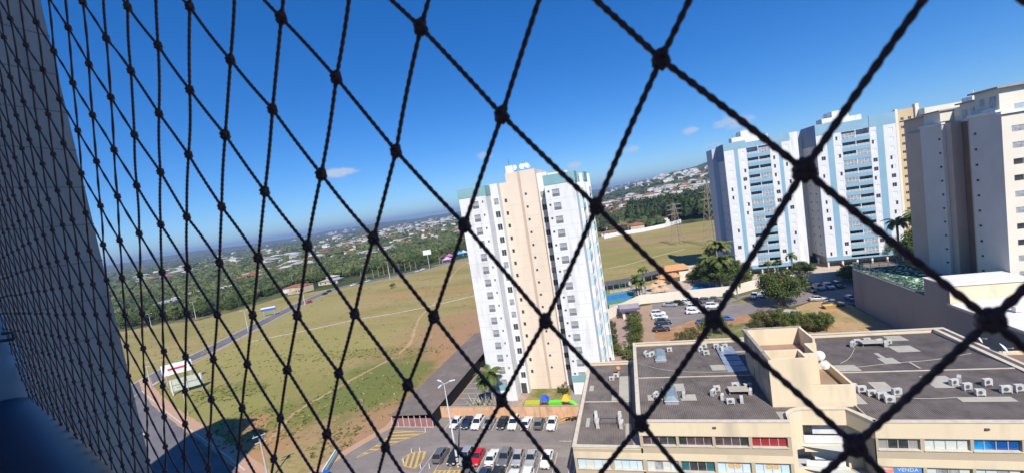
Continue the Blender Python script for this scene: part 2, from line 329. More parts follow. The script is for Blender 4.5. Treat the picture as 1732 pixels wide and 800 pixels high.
# parking lot in front of the orange wall
sheet('parking_lot', [Vector((-54.6, 73.2, 0)), Vector((-46.4, 73.5, 0)), Vector((-46.5, 77, 0)), Vector((-14.2, 77.2, 0)), Vector((-11.9, 77, 0)), Vector((-11.9, 35, 0)), Vector((-70, 35, 0)), Vector((-61.5, 57, 0)), Vector((-58.6, 65, 0))], m_asph, .05)
ribbon('pavement', [(-56.4, 80), (-55.9, 73), (-59.7, 65), (-62.6, 57), (-68, 45)], 2.0, m_walk, .06, 0)
ribbon('pavement', [(-55.6, 78), (-55.4, 90), (-55.3, 125)], .7, m_wht, .06, 0)
b = MB(); b.norec = True
for x in [-42+2.62*i for i in range(10)]: b.quad((x-.05, 72.2, .058), (x+.05, 72.2, .058), (x+.05, 76.6, .058), (x-.05, 76.6, .058))
for x in [-40.6+2.62*i for i in range(11)]: b.quad((x-.05, 55.0, .058), (x+.05, 55.0, .058), (x+.05, 65.6, .058), (x-.05, 65.6, .058))
b.quad((-13.6, 52, .058), (-13.48, 52, .058), (-13.48, 69, .058), (-13.6, 69, .058)); b.quad((-17.2, 68.9, .058), (-13.48, 68.9, .058), (-13.48, 69.02, .058), (-17.2, 69.02, .058))
struct('parking_lines', b, m_wht)
# painted yellow hatching
def hatch(b, poly, step, wd, ang, z):
    ca, sa = math.cos(ang), math.sin(ang); pts = [(p[0]*ca+p[1]*sa, -p[0]*sa+p[1]*ca) for p in poly]
    ys = [q[1] for q in pts]; y = min(ys)+step*.3
    while y < max(ys):
        xs = []
        for i in range(len(pts)):
            a, c = pts[i], pts[(i+1) % len(pts)]
            if (a[1]-y)*(c[1]-y) < 0: xs.append(a[0]+(y-a[1])/(c[1]-a[1])*(c[0]-a[0]))
        xs.sort()
        if len(xs) >= 2 and xs[-1]-xs[0] > .5:
            q = [(xs[0], y-wd/2), (xs[-1], y-wd/2), (xs[-1], y+wd/2), (xs[0], y+wd/2)]
            b.quad(*[(X*ca-Y*sa, X*sa+Y*ca, z) for X, Y in q])
        y += step
    for i in range(len(poly)):
        a, c = Vector((poly[i][0], poly[i][1], z+.004)), Vector((poly[(i+1) % len(poly)][0], poly[(i+1) % len(poly)][1], z+.004)); d = (c-a).normalized(); n = Vector((-d.y, d.x, 0))*.09
        b.quad(a+n, a-n, c-n, c+n)
b = MB(); b.norec = True
hatch(b, spx([(650, 745), (665, 728), (722, 730), (700, 737), (600, 775)]), 1.15, .45, .1, .06)
hatch(b, spx([(680, 775), (697, 765), (721, 763), (712, 783), (702, 792), (684, 788)]), 1.0, .45, 1.9, .06)
hatch(b, spx([(936, 718), (948, 699), (980, 698), (976, 708)]), .9, .35, .6, .06)
hatch(b, spx([(735, 796), (783, 795), (783, 806), (730, 808)]), .9, .4, 1.6, .06)
struct('painted_hatching', b, m_yel)
# the neighbours' ground behind the orange wall
sheet('condominium_yard', [Vector((-44.6, 77.3, 0)), Vector((-12, 77.3, 0)), Vector((-8.5, 84, 0)), Vector((-8, 110, 0)), Vector((-10, 138, 0)), Vector((-44.6, 138, 0))], mat('yard concrete', (.30, .27, .25), (.24, .215, .20), .3, .9, coord='World'), .02)
sheet('driveway', [Vector((-44.5, 77.6, 0)), Vector((-37.5, 77.6, 0)), Vector((-37.5, 125, 0)), Vector((-44.5, 125, 0))], m_asph, .03)
sheet('lawn', [Vector((-27.5, 81.5, 0)), Vector((-19, 79.5, 0)), Vector((-17.0, 89.4, 0)), Vector((-26.8, 89.4, 0))], m_lawn, .04)
sheet('walkway', [Vector((-30.6, 79, 0)), Vector((-27.8, 79, 0)), Vector((-27, 87.4, 0)), Vector((-29, 87.4, 0))], m_pave, .05)
b = MB(); b.norec = True
for y in [80+2.6*i for i in range(14)]: b.quad((-44.4, y, .035), (-39.8, y, .035), (-39.8, y+.12, .035), (-44.4, y+.12, .035))
struct('parking_lines', b, m_wht)
# open ground behind the shopping building
sheet('paving', spx([(1020, 540), (1083, 520), (1120, 512), (1120, 600), (1090, 640), (1020, 640)]), m_pave, .03)
sheet('red_soil', spx([(1086, 540), (1250, 520), (1300, 560), (1420, 555), (1560, 560), (1560, 620), (1080, 620)]), m_soil, .035)
sheet('dirt_lot', [gp(1345, 520), gp(1400, 500), gp(1425, 512), Vector((58.3, 137, 0)), Vector((58.3, 95, 0)), Vector((40, 95, 0)), Vector((40, 118, 0))], m_dirt, .042)
sheet('parking_lot', spx([(1100, 514), (1180, 506), (1240, 503), (1300, 490), (1370, 470), (1440, 465), (1446, 515), (1412, 512), (1380, 508), (1330, 520), (1262, 532), (1225, 540), (1180, 538), (1130, 556), (1108, 560)]), m_asph, .05)
sheet('driveway', spx([(1083, 518), (1103, 515), (1106, 545), (1111, 600), (1092, 600)]), mat('pale brown concrete', (.33, .22, .15), (.38, .27, .19), .4, .9, coord='World'), .055)
sheet('lawn', spx([(1200, 560), (1235, 549), (1262, 545), (1290, 550), (1280, 600), (1190, 600)]), m_lawn, .06)
sheet('lawn', spx([(1232, 512), (1268, 500), (1275, 506), (1262, 512)]), m_lawn, .06)
sheet('paving', [Vector((-11, 139.5, 0)), Vector((0, 155, 0)), Vector((30, 157.5, 0)), Vector((44, 166, 0)), Vector((60, 165, 0)), Vector((110, 165, 0)), Vector((110, 205, 0)), Vector((-12, 180, 0))], mat('resort paving', (.50, .42, .33), (.42, .33, .26), .3, .9, coord='World'), .03)
sheet('sports_court', [Vector((-13.5, 156, 0)), Vector((-1.5, 160.5, 0)), Vector((-3, 177, 0)), Vector((-14, 174, 0))], mat('green court paint', (.09, .25, .19), (.11, .28, .2), 1, .7, coord='World'), .045)
sheet('sports_court', [Vector((-12.5, 162, 0)), Vector((-3, 165, 0)), Vector((-4, 173.5, 0)), Vector((-13, 171, 0))], mat('blue court paint', (.03, .16, .42), (.04, .19, .47), 1, .6, coord='World'), .06)
# ================================================================== VEGETATION KITS
m_leafA = leafmat('broad leaves', (.038, .060, .014), (.075, .108, .024), (.135, .160, .040), .5)
m_leafB = leafmat('yellow green leaves', (.050, .070, .014), (.11, .13, .030), (.19, .20, .05), .6)
m_leafC = leafmat('reddish leaves', (.05, .065, .018), (.11, .11, .035), (.19, .145, .06), .8)
m_leafD = leafmat('far leaves', (.024, .040, .013), (.048, .070, .019), (.115, .125, .040), .035)
m_pine = leafmat('pine needles', (.014, .030, .010), (.024, .045, .014), (.045, .065, .02), .05)
m_bark = mat('bark', (.12, .085, .06), (.19, .15, .11), 3, .95, bump=.5)
m_palmbark = mat('palm bark', (.22, .19, .15), (.33, .29, .24), 4, .9, bump=.3)
def crown_mb(seed, rx, ry, rz, nc, nl, ls, zc=0, core=True):
    R = random.Random(seed); b = MB(); b.norec = True
    for i in range(nc):
        while True:
            p = Vector((R.uniform(-1, 1), R.uniform(-1, 1), R.uniform(-.85, 1)))
            if .25 < p.length < 1: break
        p = p*(.55+.45*R.random()) if p.length < .8 else p
        cr = R.uniform(.22, .40)
        c = Vector((p.x*rx*(1-cr*.5), p.y*ry*(1-cr*.5), p.z*rz*(1-cr*.5)+zc)); S = min(rx, ry, rz)*cr*1.25
        for j in range(nl):
            d = Vector((R.gauss(0, 1), R.gauss(0, 1), R.gauss(0, 1))).normalized(); q = c+Vector((d.x, d.y, d.z*.8))*S*(R.random()**.35)
            n = (d+Vector((R.gauss(0, .5), R.gauss(0, .5), R.gauss(.35, .5)))).normalized(); u = n.orthogonal().normalized(); u.rotate(Matrix.Rotation(R.uniform(0, 6.3), 3, n)); w = n.cross(u)
            l = ls*R.uniform(.6, 1.35)
            b.add([q-u*l*.5, q+w*l*.38, q+u*l*.5, q-w*l*.38], [(0, 1, 2, 3)])
    return b
def tree_kit(seed, h, r, leaf, nc=26, nl=46, ls=.42, trunk=.16, flat=.75):
    zc = h-r*flat
    cm = crown_mb(seed, r, r, r*flat, nc, nl, ls, zc).mesh('crown', leaf)
    R = random.Random(seed+99); b = MB()
    b.tube([(0, 0, -.2), (R.uniform(-.1, .1), R.uniform(-.1, .1), h*.25), (0, 0, zc)], [trunk*1.3, trunk, trunk*.6], 8)
    for k in range(6):
        a = R.uniform(0, 6.3); e = R.uniform(.45, .8)*r
        b.tube([(0, 0, h*R.uniform(.2, .4)), (math.cos(a)*e*.5, math.sin(a)*e*.5, zc*.9), (math.cos(a)*e, math.sin(a)*e, zc+R.uniform(0, .5)*r*flat)], [trunk*.55, trunk*.35, trunk*.12], 5)
    return cm, b.mesh('trunk', m_bark)
def place_tree(kit, loc, label, s=1.0, rz=None, cat='tree', name='tree', group=None, leafm=None):
    t = thing(name, label, cat, loc, U(0, 6.3) if rz is None else rz, group); t.scale = s if hasattr(s, '__len__') else (s, s, s)
    inst('crown', kit[0], t, mats=[leafm] if leafm else None); inst('trunk', kit[1], t); return t
def palm_kit(seed, h, fr=3.2, n=22, trunk=.22, arch=1.0, lean=.0):
    R = random.Random(seed); c = MB(); c.norec = True
    top = Vector((lean*h, 0, h))
    for k in range(n):
        a = 2*PI*k/n+R.uniform(-.15, .15); up = R.uniform(-.15, 1.0); L = fr*R.uniform(.8, 1.1); prev = top.copy(); el = up*1.1; pts = [prev]
        for i in range(7):
            prev = prev+Vector((math.cos(a)*math.cos(el), math.sin(a)*math.cos(el), math.sin(el)))*L/7; pts.append(prev); el -= .27*arch
        for i in range(1, 8):
            d = (pts[i]-pts[i-1]).normalized(); s = d.cross(Vector((0, 0, 1))).normalized()
            for f in (0, .33, .66):
                p = pts[i-1].lerp(pts[i], f); l = .75*math.sin(PI*min(1, (i+f)/8.2+.08))*fr/3.2
                for sg in (-1, 1):
                    e = p+s*sg*l*.8+d*l*.35+Vector((0, 0, -.35*l)); wv = d*.10*fr/3.2
                    c.add([p-wv, p+wv, e+wv*.3, e-wv*.3], [(0, 1, 2, 3)])
        for i in range(7): c.quad(pts[i]+Vector((0, 0, .03)), pts[i+1]+Vector((0, 0, .03)), pts[i+1]-Vector((0, 0, .04)), pts[i]-Vector((0, 0, .04)))
    t = MB(); t.tube([(0, 0, -.3), (lean*h*.2, 0, h*.3), (lean*h*.6, 0, h*.7), top+Vector((0, 0, .15))], [trunk*1.4, trunk, trunk*.85, trunk*.9], 10)
    return c.mesh('crown', m_leafA), t.mesh('trunk', m_palmbark)
def bushclump(seed, leaf, r=1.0, h=.8, nc=14, nl=60, ls=.2): return crown_mb(seed, r, r, h, nc, nl, ls, h*.55).mesh('foliage', leaf)
# ================================================================== FAR LAND: woods, suburbs, hill
kits_far = [tree_kit(100+i, 7.6+.8*(i % 3), 4.3+.35*(i % 4), m_leafA, 18, 60, .62, .22, .86) for i in range(6)]
def inpoly(u, v, P):
    c = False; j = len(P)-1
    for i in range(len(P)):
        if (P[i][1] > v) != (P[j][1] > v) and u < (P[j][0]-P[i][0])*(v-P[i][1])/(P[j][1]-P[i][1])+P[i][0]: c = not c
        j = i
    return c
def sample(P, n, seed):
    R = random.Random(seed); us = [p[0] for p in P]; vs = [p[1] for p in P]; out = []
    while len(out) < n:
        u, v = R.uniform(min(us), max(us)), R.uniform(min(vs), max(vs))
        if inpoly(u, v, P): out.append((u, v))
    return out
# near edge of the woods: trees one can tell apart
edge = [(205, 556), (270, 545), (340, 536), (430, 512), (470, 499), (530, 486), (640, 463), (700, 454), (770, 434), (800, 427)]
HB = []   # built-up clusters (pixel polygons, houses)
clusters = [
 ([(262, 534), (335, 518), (340, 507), (270, 520)], 8, 0), ([(318, 503), (440, 474), (440, 484), (330, 512)], 4, 0), ([(352, 487), (440, 462), (440, 472), (360, 497)], 16, 1),
 ([(405, 470), (560, 430), (575, 440), (470, 465), (410, 485)], 34, 1), ([(590, 442), (660, 420), (660, 432), (610, 446)], 9, 0),
 ([(555, 425), (640, 400), (760, 375), (785, 385), (785, 408), (700, 415), (600, 432)], 60, 2), ([(600, 405), (680, 380), (770, 364), (775, 376), (700, 392), (620, 410)], 110, 1),
 ([(420, 450), (600, 400), (600, 415), (430, 462)], 26, 1), ([(200, 480), (300, 455), (420, 430), (600, 395), (600, 402), (420, 440), (250, 480)], 60, 1), ([(640, 464), (560, 482), (470, 505), (480, 497), (560, 474)], 4, 2),
 ([(1022, 392), (1080, 382), (1130, 372), (1128, 380), (1070, 391), (1022, 400)], 9, 2), ([(1022, 345), (1065, 335), (1060, 362), (1022, 366)], 44, 2), ([(1060, 334), (1120, 318), (1205, 305), (1205, 314), (1130, 335), (1070, 350)], 75, 1),
 ([(1030, 318), (1100, 300), (1205, 283), (1205, 297), (1150, 305), (1060, 320), (1022, 330)], 90, 1), ([(330, 445), (440, 418), (640, 384), (600, 385), (420, 424)], 30, 1)]
m_roofs = [mat('terracotta roof', (.34, .135, .075), (.26, .10, .06), .4, .85), mat('grey roof', (.30, .28, .26), (.38, .36, .34), .4, .85), mat('white roof', (.54, .52, .49), (.40, .38, .36), .5, .8)]
m_hw = [mat('white house wall', (.70, .68, .63), (.6, .58, .53), .3, .85), mat('cream house wall', (.58, .47, .33), (.5, .40, .28), .3, .85)]
m_hglass = mat('far window glass', (.04, .05, .06), rough=.15)
def house_kit(k):
    R = random.Random(k); w, d, h = R.uniform(11, 20), R.uniform(8, 12), R.uniform(3.2, 6.2)
    W = MB().box(-w/2, w/2, -d/2, d/2, -4, h)
    if k % 2: W.box(-w*.3, w*.1, -d*.8, d*.1, -4, h*.55)
    e = .7; b = MB(); rh = .0 if k % 4 == 3 else R.uniform(1.3, 2.1)
    if rh: b.add([(-w/2-e, -d/2-e, h), (w/2+e, -d/2-e, h), (w/2+e, d/2+e, h), (-w/2-e, d/2+e, h), (-w/2+d/2, 0, h+rh), (w/2-d/2, 0, h+rh)], [(0, 1, 5, 4), (1, 2, 5), (2, 3, 4, 5), (3, 0, 4), (3, 2, 1, 0)])
    else: b.box(-w/2-.2, w/2+.2, -d/2-.2, d/2+.2, h, h+.5)
    g = MB()
    for q in range(4):
        x = -w/2+w*(q+.5)/4; g.box(-.7, .7, -.03, .1, 0, 1.3) if q == 0 else None; wp = globals().setdefault('WPOS', {}).setdefault(k, []); wp.append((x, -d/2, 1.1))
        if h > 5: wp.append((x, -d/2, 3.9))
    return W, b, g, w, d
hk = [house_kit(k) for k in range(8)]
hmesh = [(a.mesh('wall', m_hw[0]), b.mesh('roof', m_roofs[0]), g.mesh('window', m_hglass)) for a, b, g, w, d in hk]
spots = []
for ci, (P, n, style) in enumerate(clusters):
    for u, v in sample(P, int(n*(1.0 if style == 0 else 1.25)), 50+ci):
        g = gp(u, v); spots.append((math.hypot(g.x, g.y), g, style, ci))
spots.sort(key=lambda s: s[0]); HP = []
desc = {0: ('long pale flat roofed building among the trees beyond the field', 'low buildings beyond the field'), 1: ('small white house of the distant suburb between trees', 'white houses of the far suburbs'), 2: ('distant house with a terracotta tiled roof between trees', 'tiled houses beyond the field')}
stuffm = [MB(), MB(), MB()]
for s in stuffm: s.norec = True
far_hide = []
for i, (D, g, st, ci) in enumerate(spots):
    if any((g.x-q.x)**2+(g.y-q.y)**2 < (13+D*.004)**2 for q in HP): continue
    HP.append(g); k = random.randrange(8); sc = U(.8, 1.15)*(1.0 if D < 900 else 1.25 if D < 2500 else 1.7); rz = random.choice([0, PI/2])+U(-.3, .3)
    if st == 0: sc *= 1.5; k = random.choice([3, 7])
    if st == 1 and D > 500: sc *= 1.25
    ri = 0 if (st == 2 and random.random() < .75) or (st == 1 and random.random() < .22) else (2 if random.random() < .5 else 1)
    if len(HP) <= 270:
        t = thing('house', desc[0][0] if st == 0 else desc[2][0] if ri == 0 else desc[1][0], 'house', g, rz, desc[0][1] if st == 0 else desc[2][1] if ri == 0 else desc[1][1]); t.scale = (sc,)*3
        wm = m_hw[0] if random.random() < .65 else m_hw[1]
        inst('wall', hmesh[k][0], t, mats=[wm]); inst('roof', hmesh[k][1], t, mats=[m_roofs[ri]])
        if D < 700:
            for wp in WPOS[k]: inst('window', hmesh[k][2], t, wp)
    else:
        ca, sa = math.cos(rz)*sc, math.sin(rz)*sc
        for src, tgt in ((hk[k][0], stuffm[0]), (hk[k][1], stuffm[1] if ri == 0 else stuffm[2])):
            tgt.add([(g.x+a*ca-c*sa, g.y+a*sa+c*ca, g.z+e*sc) for a, c, e in src.v], src.f)
if stuffm[0].v:
    b = MB(); b.norec = True
    for i, s in enumerate(stuffm): b.add(s.v, s.f, i)
    tag(b.obj('distant_suburb', [m_hw[0], m_roofs[0], m_roofs[2]]), 'pale houses of the farthest suburbs scattered to the skyline', 'houses', kind='stuff')
# tree line individuals
R = random.Random(5); tp = []
for i in range(len(edge)-1):
    a, c = edge[i], edge[i+1]; n = int(math.hypot(c[0]-a[0], c[1]-a[1])/5.2)
    for k in range(n):
        for row in range(3):
            t = R.random(); u = a[0]+(c[0]-a[0])*t; v = a[1]+(c[1]-a[1])*t
            if row == 0 and (430 < u < 640 or R.random() < .35): continue
            tp.append(gp(u, v-R.uniform(0, 3)-row*4))
def clear(g, r): return all((g.x-q.x)**2+(g.y-q.y)**2 > r*r for q in HP[:300])
tl = []
for g in tp:
    if clear(g, 9) and all((g.x-q.x)**2+(g.y-q.y)**2 > 14 for q in tl): tl.append(g)
tl.sort(key=lambda g: g.length); tl = tl[:215]
for g in tl:
    yb = R.random()
    if yb < .12: place_tree(kits_far[R.randrange(6)], g, 'bright yellow green tree in the tree line beyond the field', R.uniform(.7, .95), group='yellow green trees of the tree line', leafm=m_leafB)
    else: place_tree(kits_far[R.randrange(6)], g, 'dark green tree in the tree line beyond the field', R.uniform(.75, 1.2), group='dark trees of the tree line')
# wood masses
def blob(R, r, h):
    """a rough crown: 26-vertex lump"""
    vs = []; fs = []; rings_ = [(.0, .05), (.8, .32), (1.0, .62), (.62, .92)]; n = 7
    for rr, zz in rings_[1:]:
        for j in range(n):
            a = 2*PI*(j+R.random()*.5)/n; k = rr*r*R.uniform(.72, 1.15); vs.append((math.cos(a)*k, math.sin(a)*k, h*zz*R.uniform(.85, 1.12)))
    vs.append((R.uniform(-.2, .2)*r, R.uniform(-.2, .2)*r, h*R.uniform(.95, 1.12)))
    for i in range(2):
        for j in range(n): fs.append((i*n+j, i*n+(j+1) % n, (i+1)*n+(j+1) % n, (i+1)*n+j))
    for j in range(n): fs.append((2*n+j, 2*n+(j+1) % n, 3*n))
    return vs, fs
def wood(name, polys, label, m, seed, hh=(6, 10), rr=(4, 6.5), gap=8, rise=1.0, needle=False):
    R = random.Random(seed); b = MB(); b.norec = True; fine = MB()
    BL = [blob(R, 1, 1) for _ in range(24)]
    for P, n in polys:
        for u, v in sample(P, n, seed+n):
            g = gp(u, v); D = math.hypot(g.x, g.y)
            if D < 3000 and not clear(g, gap): continue
            k = 1 if D < 700 else 1.15 if D < 1500 else (1.8 if D < 4000 else 3.5); r = R.uniform(*rr)*k; h = R.uniform(*hh)*(1 if D < 1500 else 1.2 if D < 4000 else 2.0)
            vs, fs = R.choice(BL); a = R.uniform(0, 6.3); ca, sa = math.cos(a)*r, math.sin(a)*r
            b.add([(g.x+x*ca-y*sa, g.y+x*sa+y*ca, g.z-.5+z*h) for x, y, z in vs], fs)
            if D < 1100:   # leafy roughness on the lumps
                for q in range(46 if D < 600 else 18):
                    x, y, z = R.choice(vs); x += R.uniform(-.18, .18); y += R.uniform(-.18, .18); c = Vector((g.x+x*ca-y*sa, g.y+x*sa+y*ca, g.z-.3+z*h*R.uniform(.9, 1.1)))
                    n_ = Vector((R.gauss(0, 1), R.gauss(0, 1), R.gauss(.5, 1))).normalized(); uu = n_.orthogonal()*R.uniform(.35, .8)*(1.8 if needle else 1); ww = n_.cross(uu)
                    b.add([c-uu, c+ww*.7, c+uu, c-ww*.7], [(0, 1, 2, 3)])
    o = b.obj(name, m); return tag(o, label, 'woodland', kind='stuff')
wood('woodland', [([(195, 548), (270, 538), (340, 528), (430, 505), (530, 478), (640, 456), (790, 418), (790, 395), (640, 428), (430, 475), (195, 520)], 1700),
                  ([(190, 520), (430, 475), (640, 428), (790, 395), (790, 378), (640, 400), (430, 440), (190, 485)], 1150),
                  ([(186, 485), (430, 440), (640, 400), (790, 378), (790, 364), (640, 386), (430, 420), (186, 460)], 1100)], 'dark green woods spreading from the field to the skyline', m_leafD, 11)
wood('woodland', [([(1020, 396), (1068, 386), (1068, 340), (1020, 345)], 180), ([(1020, 345), (1205, 320), (1205, 288), (1020, 322)], 300), ([(1022, 398), (1120, 383), (1110, 375), (1022, 388)], 60)], 'green trees among the houses on the hillside', m_leafD, 12, gap=12)
wood('pine_wood', [([(1066, 383), (1100, 379), (1208, 368), (1208, 342), (1150, 350), (1066, 364)], 1000)], 'dense dark pine plantation below the hillside suburb', m_pine, 13, hh=(17, 23), rr=(2.6, 4.2), gap=6, needle=True)
# ================================================================== BUILDINGS
m_white = mat('white facade paint', (.76, .76, .755), (.69, .69, .685), .12, .8, dirt=(.56, .55, .54), dscale=.8)
m_lilac = mat('pale facade paint', (.70, .70, .71), (.66, .66, .67), .12, .8)
m_teal = mat('teal facade paint', (.20, .37, .39), (.23, .41, .43), .3, .75)
m_blue = mat('sky blue facade paint', (.22, .38, .49), (.25, .41, .52), .2, .75)
m_dblue = mat('shade-darkened blue facade paint', (.15, .22, .33), (.17, .25, .37), .3, .75)
m_beige = mat('peach facade paint', (.74, .62, .50), (.69, .575, .46), .15, .8, dirt=(.64, .51, .40))
m_beiged = mat('tan facade paint', (.56, .43, .34), (.52, .40, .31), .3, .8)
m_tan = mat('ochre facade paint', (.60, .46, .27), (.54, .41, .24), .2, .8)
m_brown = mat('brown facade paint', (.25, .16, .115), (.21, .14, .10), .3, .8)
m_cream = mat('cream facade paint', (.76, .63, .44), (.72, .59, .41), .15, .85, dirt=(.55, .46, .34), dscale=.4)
m_creamd = mat('stained and shade-darkened cream plaster', (.44, .39, .31), (.27, .24, .20), .5, .9, dirt=(.10, .09, .075), dscale=.9)  # real stains, base also darkened for the stair tower's shaded side
m_cream2 = mat('pale cream paint', (.74, .68, .58), (.70, .64, .54), .2, .8)
m_greyw = mat('grey rendered wall', (.33, .30, .27), (.30, .27, .245), .15, .9, bump=.1, dirt=(.26, .235, .21), dscale=.25)
m_pteal = mat('pale teal parapet', (.40, .56, .60), (.52, .66, .70), .6, .7)
m_joint = mat('facade joint', (.50, .50, .52), rough=.9)
m_glass = mat('dark window glass', (.025, .03, .035), (.07, .075, .08), .9, .08, spec=.6)
m_glass2 = mat('curtained window glass', (.42, .43, .44), (.20, .22, .25), 1.3, .2, spec=.5)
m_shut = mat('white shutter', (.82, .82, .82), (.68, .68, .69), 2, .6)
m_alu = mat('aluminium frame', (.52, .52, .53), rough=.45, metal=.3)
m_dfr = mat('dark frame', (.10, .10, .11), rough=.5)
m_louv = mat('grey louvre', (.30, .30, .32), (.36, .36, .38), 6, .5)
m_roofc = mat('weathered roof slab', (.30, .28, .26), (.38, .35, .32), .5, .9)
m_steel = mat('galvanised steel', (.50, .50, .51), (.42, .42, .44), 3, .45, metal=.4)
m_wmet = mat('white painted metal', (.72, .72, .71), (.62, .62, .61), 3, .5)
m_rail = mat('balcony glass', (.32, .42, .46), (.42, .50, .52), 1.5, .15, spec=.5)
WK = {}
def window(parent, P, w, h, kind='glass', face='-y', name='window'):
    """P = centre of the opening on the wall face; the frame sits 9 cm inside"""
    key = (round(w, 2), round(h, 2), kind)
    if key not in WK:
        f = MB(); t = .06
        f.box(-w/2, w/2, -.05, .02, -h/2, -h/2+t).box(-w/2, w/2, -.05, .02, h/2-t, h/2).box(-w/2, -w/2+t, -.05, .02, -h/2+t, h/2-t).box(w/2-t, w/2, -.05, .02, -h/2+t, h/2-t)
        nm = 3 if w > 3 else 1 if w > .8 else 0
        for i in range(nm): x = -w/2+w*(i+1)/(nm+1); f.box(x-.03, x+.03, -.045, .015, -h/2+t, h/2-t)
        if kind == 'louvre': f.box(-w/2+t, w/2-t, -.048, .01, -.12, -.04)
        p = MB(); mats = {'glass': [m_glass], 'curtain': [m_glass2], 'shutter': [m_shut], 'half': [m_glass, m_shut], 'halfr': [m_shut, m_glass], 'louvre': [m_glass2, m_louv]}.get(kind, [m_glass])
        if kind in ('half', 'halfr'): p.box(-w/2+.02, 0, .0, .03, -h/2+.02, h/2-.02, 0); p.box(0, w/2-.02, -.03, .0, -h/2+.02, h/2-.02, 1)
        elif kind == 'louvre':
            p.box(-w/2+.02, w/2-.02, .0, .03, -.05, h/2-.02, 0)
            for i in range(6): z = -h/2+.06+i*(h/2-.12)/6; p.box(-w/2+.04, w/2-.04, -.12, .02, z, z+.05, 1)
        else: p.box(-w/2+.02, w/2-.02, .0, .03, -h/2+.02, h/2-.02, 0)
        WK[key] = (f.mesh('window_frame', m_alu if kind != 'shutter' else m_wmet), p.mesh('pane', mats))
    f, p = WK[key]; rz = {'-y': 0, '-x': -PI/2, '+x': PI/2}[face]; d = .09
    off = {'-y': (0, d, 0), '-x': (d, 0, 0), '+x': (-d, 0, 0)}[face]
    o = inst(name, f, parent, Vector(P)+Vector(off), rz); inst('pane', p, o); return o
def facade(mb, x0, x1, y, z0, z1, wins=(), mi=0, depth=.2):   # faces -y
    panel(mb, (x0, y, z0), (1, 0, 0), x1-x0, z1-z0, [(a-x0, b-x0, c-z0, d-z0) for a, b, c, d in wins], (0, -1, 0), depth, mi)
def sidewall(mb, x, y0, y1, z0, z1, wins=(), face=-1, mi=0, depth=.2):
    panel(mb, (x, y0, z0), (0, 1, 0), y1-y0, z1-z0, [(a-y0, b-y0, c-z0, d-z0) for a, b, c, d in wins], (face, 0, 0), depth, mi)
# ---- central white tower ------------------------------------------------------------
T = thing('apartment_tower', 'white tower with peach central strip and teal parapets behind the playground', 'tower', (0, 0, 0))
rows = [44.9-2.9*k for k in range(15)]
W = MB(); W.norec = True; wl = []
def add_w(x, z, w, h, kind): wl.append((x, z, w, h, kind)); return (x-w/2, x+w/2, z-h/2, z+h/2)
rr = random.Random(3)
for (x0, x1, y, zt, cols) in [(-35.4, -29.1, 84, 46.75, [(-31.7, .0, 1.45, 1.6, 'louvre'), (-30.05, .5, .5, .55, 'glass')]), (-29.1, -27.2, 87.5, 49.0, [(-28.0, .1, 1.15, 1.45, 'glass')]),
                              (-18.7, -16.5, 91, 49.9, [(-17.9, .1, 1.2, 1.35, 'glass')]), (-16.5, -9.9, 86.5, 46.75, [(-14.2, 0, 1.6, 1.6, 'louvre'), (-15.75, .45, .5, .5, 'glass')])]:
    hs_ = []
    for z in rows:
        for (cx_, dz, w, h, kd) in cols: hs_.append((cx_-w/2, cx_+w/2, z+dz-h/2, z+dz+h/2)); kk = kd if not(kd == 'glass' and w > 1 and rr.random() < .3) else 'curtain'; window(T, (cx_, y, z+dz), w, h, kk, name='small_window' if w < .7 else 'window')
    facade(W, x0, x1, y, 0, zt, hs_)
W.box(-35.38, -29.12, 84.25, 110, 0, 46.7).box(-29.11, -27.22, 87.75, 110, 0, 48.98).box(-18.68, -16.52, 91.25, 110, 0, 49.88).box(-16.48, -9.92, 86.75, 96.5, 0, 46.7).box(-16.47, -8.9, 97, 110, 0, 46.68)
W.quad((-29.1, 84, 0), (-29.1, 87.5, 0), (-29.1, 87.5, 46.75), (-29.1, 84, 46.75)); W.quad((-16.5, 86.5, 0), (-16.5, 91, 0), (-16.5, 91, 46.75), (-16.5, 86.5, 46.75)); W.quad((-27.2, 87.5, 0), (-27.2, 89.5, 0), (-27.2, 89.5, 49), (-27.2, 87.5, 49))
W.quad((-9.9, 86.5, 0), (-9.9, 91, 0), (-9.9, 91, 46.75), (-9.9, 86.5, 46.75)); W.quad((-35.4, 84, 0), (-35.4, 96, 0), (-35.4, 96, 46.75), (-35.4, 84, 46.75)); W.box(-30.5, -30.1, 83.85, 84.0, 0, 46.7)
for z in rows:
    for x0, x1, y in ((-35.4, -30.5, 84), (-30.1, -29.1, 84), (-29.1, -27.2, 87.5), (-18.7, -16.5, 91), (-16.5, -9.9, 86.5)): W.box(x0, x1, y-.006, y+.02, z-1.32, z-1.27, 1)
W.obj('wall', [m_white, m_joint], T)
B = MB(); B.norec = True; hb = []
for z in rows:
    hb += [(-26.65, -26.0, z-.45, z+.45), (-21.75, -21.2, z+.5, z+1.1)]
    window(T, (-26.325, 89.5, z), .65, .9, 'glass', name='small_window'); window(T, (-21.475, 89.5, z+.8), .55, .6, 'glass', name='small_window')
facade(B, -27.2, -22.85, 89.5, 0, 49.0, [h for h in hb if h[0] < -23]); facade(B, -22.25, -18.7, 89.5, 0, 51, [h for h in hb if h[0] > -23])
B.box(-27.18, -25.61, 89.75, 110, 0, 48.98).box(-25.6, -22.85, 89.75, 110, 0, 50.98).box(-22.25, -18.72, 89.75, 105, 0, 50.95).box(-25.6, -22.85, 89.5, 89.75, 49.0, 51)
B.quad((-18.7, 89.5, 0), (-18.7, 91, 0), (-18.7, 91, 51), (-18.7, 89.5, 51)); 
for z in rows:
    for x0, x1 in ((-27.2, -22.9), (-22.2, -18.7)): B.box(x0, x1, 89.494, 89.52, z-1.32, z-1.27, 1)
B.obj('centre_wall', [m_beige, m_joint], T)
